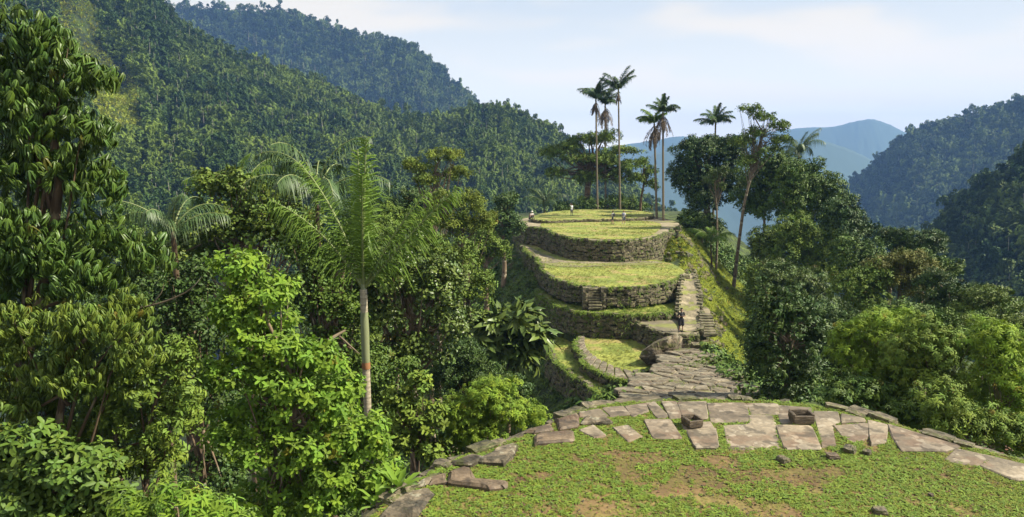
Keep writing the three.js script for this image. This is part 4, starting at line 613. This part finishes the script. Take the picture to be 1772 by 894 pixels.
tree({ name: 'undergrowth_bush', label: 'dark bushes growing behind the uppermost lawn under the spreading tree', category: 'bush', d: 120, trunkR: 0.1, kind: 'clump', mat: 'mid', size: 1.2, density: 1.3, lobes: [[975, 358, 24, 14], [1020, 352, 30, 14], [1065, 352, 30, 14], [1100, 356, 24, 14]] });
tree({ name: 'round_tree', label: 'big dark round tree right of the palm pair', d: 98, grow: 1.15, trunkR: 0.5, kind: 'clump', mat: 'dark', size: 1.15, density: 1.6, sub: 13, lobes: [[1192, 268, 32, 26], [1232, 252, 36, 22], [1272, 262, 34, 26], [1205, 312, 38, 32], [1258, 312, 40, 34], [1225, 345, 40, 24], [1180, 300, 20, 26]] });
tree({ name: 'tall_tree', label: 'tall tree with pale trunk and layered open crown above the right slope', d: 82, trunk: [1272, 425], trunkR: 0.19, bark: paleBark, limbs: 10, kind: 'clump', mat: 'moss', size: 0.95, density: 1.15, sub: 7, lobes: [[1295, 188, 20, 8], [1322, 202, 24, 9], [1345, 218, 20, 10], [1316, 228, 32, 10], [1352, 242, 16, 10], [1290, 246, 24, 10], [1325, 258, 24, 10], [1300, 275, 20, 10]] });
tree({ name: 'slender_tree', label: 'thin pale stemmed tree standing before the dark round tree', d: 84, trunk: [1242, 388], trunkR: 0.12, bark: paleBark, kind: 'clump', mat: 'glossy', size: 0.7, density: 1.0, sub: 7, lobes: [[1236, 302, 16, 8], [1252, 296, 12, 7], [1225, 312, 12, 7], [1246, 322, 12, 7]] });
const slope = [ // label, distance, leaf tone, lobes
  ['leafy crown just right of the tall pale trunked tree', 92, 'mid', [[1318, 300, 34, 28], [1352, 288, 34, 24], [1335, 340, 40, 30], [1300, 350, 30, 28]]],
  ['dense green tree below the brown tipped palm', 80, 'mid', [[1388, 300, 34, 22], [1415, 325, 34, 24], [1372, 335, 36, 28], [1440, 352, 30, 20], [1400, 365, 40, 26]]],
  ['tree on the right skyline dipping toward the far valley', 74, 'blue', [[1455, 362, 30, 18], [1482, 382, 26, 16], [1460, 398, 36, 24], [1498, 400, 18, 12]]],
  ['grey green tree under the pale trunked tree on the right slope', 78, 'olive', [[1322, 424, 28, 24], [1345, 408, 30, 24], [1338, 452, 32, 26]]],
  ['broad olive tree in the middle of the right slope', 74, 'moss', [[1385, 398, 36, 24], [1420, 420, 36, 26], [1375, 440, 36, 28], [1425, 460, 36, 26]]],
  ['shady tree above the round pair on the right slope', 66, 'mid', [[1478, 432, 34, 20], [1510, 440, 28, 18], [1470, 460, 34, 22]]],
  ['flat round dark crown, left of the pair at the right valley side', 72, 'dark', [[1548, 404, 26, 12], [1530, 418, 22, 14], [1560, 424, 24, 14]]],
  ['flat round dark crown, right of the pair at the right valley side', 70, 'dark', [[1600, 412, 28, 14], [1588, 428, 28, 14], [1615, 430, 16, 12]]],
  ['grey leaved tree above the deep green near tree', 60, 'glossy', [[1370, 490, 36, 26], [1410, 500, 36, 28], [1340, 480, 30, 24]]],
  ['tall mossy tree behind the sunlit right thicket', 50, 'moss', [[1470, 490, 38, 24], [1510, 480, 36, 24], [1490, 520, 40, 24]]],
  ['spreading olive tree with reddish tips behind the sunlit thicket', 50, 'rust', [[1555, 456, 40, 18], [1590, 470, 36, 18], [1560, 490, 40, 22], [1525, 460, 26, 16]]],
  ['dark low crowned tree stepping down to the right edge', 47, 'dark', [[1625, 492, 34, 18], [1660, 505, 34, 18], [1640, 525, 40, 20]]],
  ['olive tree nearest the right edge below the foothill', 45, 'olive', [[1700, 512, 34, 16], [1735, 530, 30, 18], [1690, 540, 40, 18]]],
  ['small tree clump just below the round pair at right', 58, 'mid', [[1640, 465, 22, 14], [1610, 458, 26, 14], [1585, 445, 26, 12]]],
];
slope.forEach(([l, d, m, lobes]) => tree({ name: 'slope_tree', label: l, group: 'trees on the right slope', grow: 1.28, d, trunkR: 0.2, kind: 'clump', mat: m, size: 0.0115 * d + 0.1, density: 1.35, limbs: 4, lobes }));
tree({ name: 'round_tree', label: 'deep green small leaved tree standing right of the paved path', d: 31, trunkR: 0.2, kind: 'spray', mat: 'dark', size: 0.55, density: 1.7, lobes: [[1342, 512, 46, 36], [1322, 565, 40, 45], [1375, 555, 50, 45], [1335, 620, 52, 48], [1395, 625, 42, 48], [1365, 670, 50, 40], [1420, 580, 30, 36]] });
const thicket = [
  ['sunlit yellow green bush behind the right end of the slab rim', 25, 'lime', [[1500, 575, 44, 28], [1545, 560, 40, 24], [1480, 620, 44, 36], [1530, 630, 50, 40]]],
  ['sunlit bush with upright leaves in the middle of the right thicket', 23, 'weed', [[1610, 575, 48, 24], [1655, 600, 50, 30], [1600, 630, 52, 40], [1650, 660, 50, 40]]],
  ['sunlit bush at the right edge of the picture', 21, 'lime', [[1715, 590, 44, 26], [1760, 600, 40, 34], [1730, 650, 50, 40], [1780, 680, 50, 50]]],
  ['shaded lower bush between the deep green tree and the thicket', 23, 'mid', [[1470, 680, 44, 30], [1510, 700, 50, 30], [1560, 700, 50, 36], [1600, 720, 44, 28]]],
  ['leafy bush hanging over the right end of the rim slabs', 19, 'weed', [[1660, 720, 50, 30], [1710, 740, 50, 32], [1760, 760, 44, 32], [1620, 690, 40, 30]]],
];
thicket.forEach(([l, d, m, lobes]) => tree({ name: 'thicket_bush', label: l, category: 'bush', group: 'bushes beyond the right rim', grow: 1.35, d, trunkR: 0.07, kind: 'lance', mat: m, size: 0.34, density: 1.5, lobes }));

// trees that stand in the second row and close the view
const secondRow = [
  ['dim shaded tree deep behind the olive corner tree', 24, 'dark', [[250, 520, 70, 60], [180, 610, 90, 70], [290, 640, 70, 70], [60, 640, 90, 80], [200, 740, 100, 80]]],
  ['leafy tree below the dark shaded palm', 30, 'mid', [[330, 430, 56, 36], [270, 470, 60, 40], [225, 420, 44, 36]]],
  ['low leafy tree at the foot of the ringed palm', 23, 'mid', [[625, 690, 55, 45], [665, 640, 45, 45], [560, 680, 45, 45], [650, 740, 50, 40]]],
  ['olive tree seen behind the ringed palm trunk', 35, 'olive', [[620, 560, 50, 50], [655, 470, 48, 46], [590, 470, 40, 40], [640, 410, 40, 30]]],
  ['mossy tree below the flat topped tree', 42, 'moss', [[760, 440, 36, 34], [720, 402, 36, 28], [690, 380, 34, 26], [795, 480, 32, 36]]],
  ['dark thicket under the broad leaved clump', 33, 'dark', [[800, 620, 44, 40], [770, 650, 44, 36], [835, 660, 36, 34], [880, 660, 34, 26]]],
  ['dark tree behind the sunlit right thicket', 34, 'dark', [[1450, 560, 36, 34], [1480, 605, 40, 34], [1440, 620, 36, 40]]],
  ['shaded crowns just above the middle of the right thicket', 38, 'mid', [[1600, 548, 46, 20], [1550, 540, 40, 20], [1660, 560, 46, 20], [1620, 580, 60, 28]]],
  ['olive bush behind the right edge of the thicket', 32, 'olive', [[1765, 560, 40, 26], [1800, 610, 50, 40], [1705, 566, 40, 20]]],
  ['leafy bush low behind the bush that hangs over the rim slabs', 27, 'mid', [[1700, 690, 50, 40], [1750, 700, 50, 50], [1640, 700, 44, 36], [1790, 740, 50, 50]]],
  ['leafy bush above the grassy bank right of the walls', 66, 'weed', [[1312, 476, 20, 18], [1316, 500, 20, 20], [1304, 530, 16, 18]]],
  ['round bush at the right end of the dirt path', 96, 'mid', [[1196, 376, 16, 12], [1215, 384, 18, 12], [1238, 392, 16, 12]]],
  ['broad dark tree in the valley left of the slender trees', 60, 'blue', [[700, 350, 36, 26], [660, 372, 40, 26], [620, 380, 40, 30], [735, 350, 26, 22]]],
];
secondRow.forEach(([l, d, m, lobes]) => tree({ name: 'backing_tree', label: l, grow: 1.25, d, trunkR: 0.15, kind: d < 30 ? 'round' : 'clump', mat: m, size: 0.012 * d + 0.12, density: 1.3, limbs: 4, lobes }));

// ---------------------------------------------------------------- undergrowth over the flanks
{
  const lists = [[], [], []], grassy = [[], [], [], []];
  for (let i = 0; i < 110000; i++) {
    const x = rr(-42, 62), z = -rr(8, 118), y = ground(x, z), d = -z; const flat = Math.abs(ground(x + 0.5, z) - y) < 0.15; if (flat) continue;
    const px = 886 + x / d * FOCAL, py = 280 - y / d * FOCAL; if (px < -60 || px > 1830 || py > 960) continue;
    const bank = (px > 860 && px < 1000 && d > 34 && d < 100) || (x > 14 && px < 1300 && d > 40 && d < 95);
    if (bank) { if (R() < 0.9) grassy[i % 2 + (x > 12 ? 2 : 0)].push([mat4(V(x, y - 0.02, z), eul(rr(-0.2, 0.2), rr(0, 6.28), rr(-0.2, 0.2)), rr(0.35, 0.7)), tint(0.3)]); if (R() < (x > 12 ? 0.94 : 0.75)) continue; }
    if (!bank && R() < 0.45) continue;
    lists[i % 3].push([mat4(V(x, y + 0.15, z), eul(rr(-0.3, 0.3), rr(0, 6.28), rr(-0.3, 0.3)), V(1, 1, 1).multiplyScalar(bank ? rr(0.5, 0.9) : rr(0.9, 2.1))), tint(0.35)]);
  }
  const o = thing('undergrowth', 'leafy undergrowth covering the steep flanks of the ridge', 'undergrowth', [0, 0, 0], null, 'stuff'); lists.forEach((l, i) => copies('leaf_clumps', clusters.clump[i], leafMatOf('mid'), l, o));
  for (let i = 0; i < 26000; i++) { const d = rr(42, 96), x = rr(13, 30), y = ground(x, -d), px = 886 + x / d * FOCAL; if (px > 1320 || Math.abs(ground(x + 0.5, -d) - y) < 0.15) continue; grassy[2 + i % 2].push([mat4(V(x, y - 0.02, -d), eul(rr(-0.3, 0.3), rr(0, 6.28), rr(-0.3, 0.3)), rr(0.3, 0.6)), tint(0.25)]); }
  const rub = rocks.slice(0, 4).map(() => []); let n2 = 0;
  for (let i = 0; i < 60000 && n2 < 330; i++) { const z = -rr(44, 84), d = -z, x = rr(-2, 28), y = ground(x, z), px = 886 + x / d * FOCAL, py = 280 - y / d * FOCAL; const ok = (px > 1128 && px < 1250 && py > 400 && py < 500) || (px > 1200 && px < 1262 && py > 500 && py < 610) || (px > 868 && px < 950 && py > 400 && py < 470 && R() < 0.3); if (!ok || fbm(x * 0.5 + 9, z * 0.5, 3) < 0.48) continue; rub[n2++ % 4].push([mat4(V(x, y + 0.08, z), eul(rr(-0.5, 0.5), rr(0, 6), rr(-0.5, 0.5)), V(rr(0.25, 0.75), rr(0.2, 0.5), rr(0.25, 0.6))), tint(0.2)]); }
  const ru = thing('rubble', 'tumbled wall stones strewn over the grassy banks beside the terraces', 'rubble', [0, 0, 0], null, 'stuff'); rub.forEach((l, i) => copies('stones', rocks[i], stoneMats[i], l, ru));
  const g = thing('bank_grass', 'long grass on the banks beside the terraces', 'grass', [0, 0, 0], null, 'stuff'); grassy.forEach((l, i) => copies('blades', clusters.tuft[i % 2], leafMatOf(i > 1 ? 'bank' : 'weed'), l, g));
  // weeds rooted in the terrace walls
  const w = [[], []]; const sow = (F, y, drop, n) => { for (let i = 0; i < n; i++) { const p = F[Math.floor(R() * F.length)], h = R() * drop; w[i % 2].push([mat4(V(p.x + rr(-0.15, 0.15), y - h, p.z + 0.14 * h + rr(0.02, 0.12)), eul(rr(0.2, 0.9), rr(-0.8, 0.8), 0), rr(0.16, 0.42)), tint(0.3)]); } };
  sow(top.F, YTOP, 2.5, 700); sow(t2.F, Y2, 1.7, 560); sow(ledge.F, YL, 1.8, 620); sow(low.F, Y0, 2.6, 520); sow(top.F.slice(0, 28), YTOP, 2.5, 500); sow(t2.F.slice(0, 26), Y2, 1.7, 600); sow(ledge.F.slice(0, 24), YL, 1.8, 600);
  for (const [F, y] of [[top.F, YTOP], [t2.F, Y2], [ledge.F, YL], [low.F, Y0], [t3.F, Y3]]) sow(F, y + 0.06, 0.1, 420); sow(t3.F, Y3, 0.7, 60); sow(landing.F, YLAND, 1.4, 70);
  const k = thing('wall_weeds', 'small weeds rooted in the joints of the terrace walls', 'weeds', [0, 0, 0], null, 'stuff'); w.forEach((l, i) => copies('weeds', clusters.tuft[i], leafMatOf('weed'), l, k));
}

// ---------------------------------------------------------------- people
function surface(bones, blend, lo, hi, res, colours) {   // skin a set of tapered limbs: [a, b, ra, rb, colour]
  const mc = new MarchingCubes(res, new THREE.MeshBasicMaterial(), false, false, 60000), c = lo.clone().add(hi).multiplyScalar(0.5), s = hi.clone().sub(lo).multiplyScalar(0.5), half = res / 2; mc.isolation = 0;
  const seg = bones.map(([a, b, ra, rb, col]) => { const d = b.clone().sub(a); return [a, d, Math.max(1e-9, d.lengthSq()), ra, rb, col]; });
  const dist = (x, y, z, [a, d, l, ra, rb]) => { const px = x - a.x, py = y - a.y, pz = z - a.z, t = clamp((px * d.x + py * d.y + pz * d.z) / l); return Math.hypot(px - d.x * t, py - d.y * t, pz - d.z * t) - lerp(ra, rb, t); };
  for (let k = 0; k < res; k++) for (let j = 0; j < res; j++) for (let i = 0; i < res; i++) { const x = c.x + (i - half) / half * s.x, y = c.y + (j - half) / half * s.y, z = c.z + (k - half) / half * s.z; let m = 1e3; for (const b of seg) { const q = dist(x, y, z, b); if (q > m + blend) continue; const h = clamp(0.5 + 0.5 * (m - q) / blend); m = lerp(m, q, h) - blend * h * (1 - h); } mc.field[i + j * res + k * res * res] = -m * 20; }
  mc.update(); const n = mc.count, pos = new Float32Array(mc.positionArray.slice(0, n * 3)); for (let i = 0; i < n; i++) { pos[i * 3] = c.x + pos[i * 3] * s.x; pos[i * 3 + 1] = c.y + pos[i * 3 + 1] * s.y; pos[i * 3 + 2] = c.z + pos[i * 3 + 2] * s.z; }
  let g = new THREE.BufferGeometry(); g.setAttribute('position', new THREE.BufferAttribute(pos, 3)); g = mergeVertices(g, 1e-4); g.computeVertexNormals();
  const p = g.attributes.position, col = new Float32Array(p.count * 3); for (let i = 0; i < p.count; i++) { let m = 1e3, cc = 0; for (const b of seg) { const q = dist(p.getX(i), p.getY(i), p.getZ(i), b); if (q < m) { m = q; cc = b[5]; } } col.set(colours[cc], i * 3); }
  g.setAttribute('color', new THREE.BufferAttribute(col, 3)); return g;
}
const skinMat = std({ vertexColors: true, roughness: 0.8 });
const solid = (c) => std({ color: lin(...c), roughness: 0.9 });
function person(label, pos, turn, pose, C, extra = () => {}) {   // faces +z before turning; C: skin, shirt, legs, shoe, hair
  const o = thing('person', label, 'person', pos.toArray(), 'visitors'); o.rotation.y = turn;
  const J = pose, A = (k) => V(...J[k]), B = [];
  const bone = (a, b, ra, rb, c) => B.push([A(a), A(b), ra, rb, c]);
  bone('pelvis', 'waist', 0.125, 0.115, 'shirt'); bone('waist', 'chest', 0.115, 0.135, 'shirt'); bone('chest', 'neck', 0.12, 0.055, 'shirt'); bone('neck', 'head', 0.052, 0.06, 'skin');
  for (const s of ['L', 'R']) {
    bone('chest', 'sh' + s, 0.09, 0.065, 'shirt'); const mid = A('sh' + s).lerp(A('el' + s), 0.7); B.push([A('sh' + s), mid, 0.06, 0.052, 'shirt']); B.push([mid, A('el' + s), 0.042, 0.038, 'skin']); bone('el' + s, 'wr' + s, 0.038, 0.027, 'skin');
    bone('pelvis', 'hip' + s, 0.1, 0.1, 'legs'); const kn = A('hip' + s).lerp(A('kn' + s), C.shorts ? 0.85 : 1); B.push([A('hip' + s), kn, C.dress ? 0.12 : 0.095, C.dress ? 0.13 : 0.068, 'legs']); B.push([A('kn' + s), A('an' + s), 0.054, 0.038, C.shorts ? 'skin' : 'legs']); if (C.shorts) B.push([kn, A('kn' + s), 0.058, 0.054, 'skin']);
    const toe = A('an' + s).add(V(0, -0.045, 0.15)); B.push([A('an' + s).add(V(0, -0.04, -0.03)), toe, 0.045, 0.035, 'shoe']);
  }
  const lo = V(1e3, 1e3, 1e3), hi = V(-1e3, -1e3, -1e3); B.forEach(([a, b]) => { lo.min(a).min(b); hi.max(a).max(b); }); lo.addScalar(-0.2); hi.addScalar(0.2);
  const parts = [surface(B, 0.035, lo, hi, 64, C)];
  const h = A('head'), Hd = (x, y, z) => V(h.x + x, h.y + y, h.z + z);
  parts.push(surface([[Hd(0, 0.06, -0.01), Hd(0, 0.13, -0.01), 0.085, 0.09, 'skin'], [Hd(0, 0, 0.02), Hd(0, 0.05, 0.03), 0.05, 0.07, 'skin'], [Hd(0, 0.04, 0.095), Hd(0, 0.085, 0.085), 0.016, 0.01, 'skin'], [Hd(-0.085, 0.06, 0), Hd(-0.085, 0.09, -0.005), 0.014, 0.016, 'skin'], [Hd(0.085, 0.06, 0), Hd(0.085, 0.09, -0.005), 0.014, 0.016, 'skin'], [Hd(-0.02, 0.015, 0.08), Hd(0.02, 0.015, 0.08), 0.011, 0.011, 'lip'], [Hd(-0.035, 0.09, 0.074), Hd(-0.033, 0.09, 0.075), 0.01, 0.01, 'eye'], [Hd(0.035, 0.09, 0.074), Hd(0.033, 0.09, 0.075), 0.01, 0.01, 'eye']], 0.02, Hd(-0.14, -0.1, -0.14), Hd(0.14, 0.26, 0.16), 36, C));
  for (const s of ['L', 'R']) {
    const w = A('wr' + s), dir = w.clone().sub(A('el' + s)).normalize(), side = V(0, 0, 1).cross(dir).lengthSq() > 0.05 ? V(0, 0, 1).cross(dir).normalize() : V(1, 0, 0), nrm = dir.clone().cross(side), H2 = [], pt = (f, a, b) => w.clone().addScaledVector(dir, f).addScaledVector(side, a).addScaledVector(nrm, b);
    H2.push([pt(0, 0, 0), pt(0.08, 0.012, 0), 0.025, 0.024, 'skin'], [pt(0.03, -0.01, 0), pt(0.08, -0.018, 0), 0.024, 0.02, 'skin']);
    [[0.03, 0.055], [0.01, 0.065], [-0.01, 0.06], [-0.03, 0.045]].forEach(([a, l]) => { H2.push([pt(0.08, a, 0), pt(0.08 + l * 0.55, a * 1.15, 0.008), 0.0095, 0.009, 'skin'], [pt(0.08 + l * 0.55, a * 1.15, 0.008), pt(0.08 + l, a * 1.2, 0.03), 0.009, 0.0075, 'skin']); });
    H2.push([pt(0.025, 0.02, 0.005), pt(0.065, 0.055, 0.02), 0.012, 0.01, 'skin'], [pt(0.065, 0.055, 0.02), pt(0.095, 0.06, 0.03), 0.01, 0.008, 'skin']);
    const m = pt(0.06, 0, 0.01); parts.push(surface(H2, 0.008, m.clone().addScalar(-0.13), m.clone().addScalar(0.13), 40, C));
  }
  mesh('body', mergeGeometries(parts), skinMat, o);
  const hg = new THREE.SphereGeometry(0.104, 18, 12, 0, 6.283, 0, 1.75); hg.scale(0.98, 1.05, 1.05); hg.rotateX(-0.35); const hair = mesh('hair', hg, solid(C.hair), o); hair.position.copy(Hd(0, 0.115, -0.018));
  extra(o, Hd, A); return o;
}
{
  const stand = (o = {}) => ({ pelvis: [0, 0.92, 0], waist: [0, 1.07, 0], chest: [0, 1.28, 0], neck: [0, 1.45, 0], head: [0, 1.55, 0.01], shL: [-0.17, 1.38, 0], shR: [0.17, 1.38, 0], elL: [-0.24, 1.1, -0.03], elR: [0.24, 1.1, -0.03], wrL: [-0.25, 0.86, 0.06], wrR: [0.25, 0.86, 0.06], hipL: [-0.09, 0.88, 0], hipR: [0.09, 0.88, 0], knL: [-0.11, 0.48, 0.02], knR: [0.11, 0.48, 0.02], anL: [-0.12, 0.09, 0], anR: [0.12, 0.09, 0], ...o });
  const skin = [0.34, 0.2, 0.13], lip = [0.28, 0.11, 0.09], eye = [0.03, 0.02, 0.02];
  const on = (px, py, y) => { const p = onLevel(px, py, y); p.y = y; return p; };
  person('person in black top and black shorts standing on the paved landing', on(1178, 573, YLAND + 0.02), 0.1, stand({ elL: [-0.27, 1.12, 0.02], wrL: [-0.05, 1.16, 0.22], elR: [0.27, 1.12, 0.02], wrR: [0.06, 1.2, 0.23] }), { skin, lip, eye, shirt: [0.012, 0.012, 0.014], legs: [0.012, 0.012, 0.014], shoe: [0.03, 0.03, 0.03], hair: [0.015, 0.012, 0.01], shorts: true, dress: true }, (o) => { const m = mesh('camera_strap_bag', new THREE.CapsuleGeometry(0.06, 0.12, 4, 10), solid([0.03, 0.03, 0.03]), o); m.position.set(0, 1.22, 0.24); m.rotation.z = 1.5; });
  person('person in white top with one arm raised on the back lawn', on(989, 373, YTOP + 0.36), 0.5, stand({ elL: [-0.34, 1.5, 0.05], wrL: [-0.24, 1.74, 0.1] }), { skin, lip, eye, shirt: [0.7, 0.7, 0.68], legs: [0.12, 0.12, 0.13], shoe: [0.1, 0.1, 0.1], hair: [0.02, 0.015, 0.01] });
  person('person in grey shirt with dark shorts walking on the upper lawn', on(1060, 388, YTOP + 0.05), -2.2, stand({ knL: [-0.1, 0.5, 0.16], anL: [-0.11, 0.1, 0.2], knR: [0.1, 0.49, -0.02], anR: [0.11, 0.1, -0.2], elR: [0.24, 1.12, 0.1], wrR: [0.22, 0.95, 0.25] }), { skin, lip, eye, shirt: [0.3, 0.3, 0.3], legs: [0.03, 0.03, 0.035], shoe: [0.15, 0.14, 0.13], hair: [0.02, 0.015, 0.01], shorts: true }, (o) => { const m = mesh('backpack', new THREE.CapsuleGeometry(0.13, 0.2, 4, 12), solid([0.04, 0.04, 0.05]), o); m.position.set(0, 1.22, -0.2); });
  person('person in pale top and blue shorts walking beside the one in grey', on(1079, 387.5, YTOP + 0.05), 2.6, stand({ knL: [-0.1, 0.5, 0.1], anL: [-0.11, 0.1, 0.08], knR: [0.1, 0.49, 0.0], anR: [0.11, 0.1, -0.12] }), { skin, lip, eye, shirt: [0.62, 0.6, 0.62], legs: [0.1, 0.12, 0.25], shoe: [0.3, 0.3, 0.3], hair: [0.18, 0.1, 0.04], shorts: true }, (o) => { const m = mesh('backpack', new THREE.CapsuleGeometry(0.12, 0.18, 4, 12), solid([0.12, 0.13, 0.22]), o); m.position.set(0, 1.22, -0.2); });
  const sit = (o = {}) => ({ pelvis: [0, 0.2, 0], waist: [0, 0.36, 0.03], chest: [0, 0.56, 0.08], neck: [0, 0.72, 0.11], head: [0, 0.81, 0.14], shL: [-0.17, 0.65, 0.1], shR: [0.17, 0.65, 0.1], elL: [-0.24, 0.42, 0.24], elR: [0.24, 0.42, 0.24], wrL: [-0.12, 0.5, 0.42], wrR: [0.12, 0.5, 0.42], hipL: [-0.1, 0.18, 0.05], hipR: [0.1, 0.18, 0.05], knL: [-0.12, 0.5, 0.34], knR: [0.12, 0.5, 0.34], anL: [-0.12, 0.09, 0.5], anR: [0.12, 0.09, 0.5], ...o });
  const hat = (c) => (o, Hd) => { const g = new THREE.LatheGeometry([[0, 0.1], [0.07, 0.1], [0.1, 0.05], [0.105, 0], [0.19, -0.03]].map((p) => new THREE.Vector2(...p)), 18), m = mesh('hat', g, solid(c), o); m.position.copy(Hd(0, 0.16, -0.01)); };
  person('person with pale hat sitting at the left end of the uppermost terrace', on(920, 378, YTOP + 0.36), 0.4, sit(), { skin, lip, eye, shirt: [0.55, 0.5, 0.46], legs: [0.07, 0.06, 0.06], shoe: [0.05, 0.05, 0.05], hair: [0.03, 0.02, 0.015] }, hat([0.6, 0.57, 0.5]));
  person('person in dark clothes sitting beside the one with a pale hat', on(916, 380, YTOP + 0.03), 1.2, sit(), { skin, lip, eye, shirt: [0.12, 0.07, 0.06], legs: [0.05, 0.05, 0.06], shoe: [0.05, 0.05, 0.05], hair: [0.02, 0.015, 0.01] });
}
renderer.render(scene, camera);
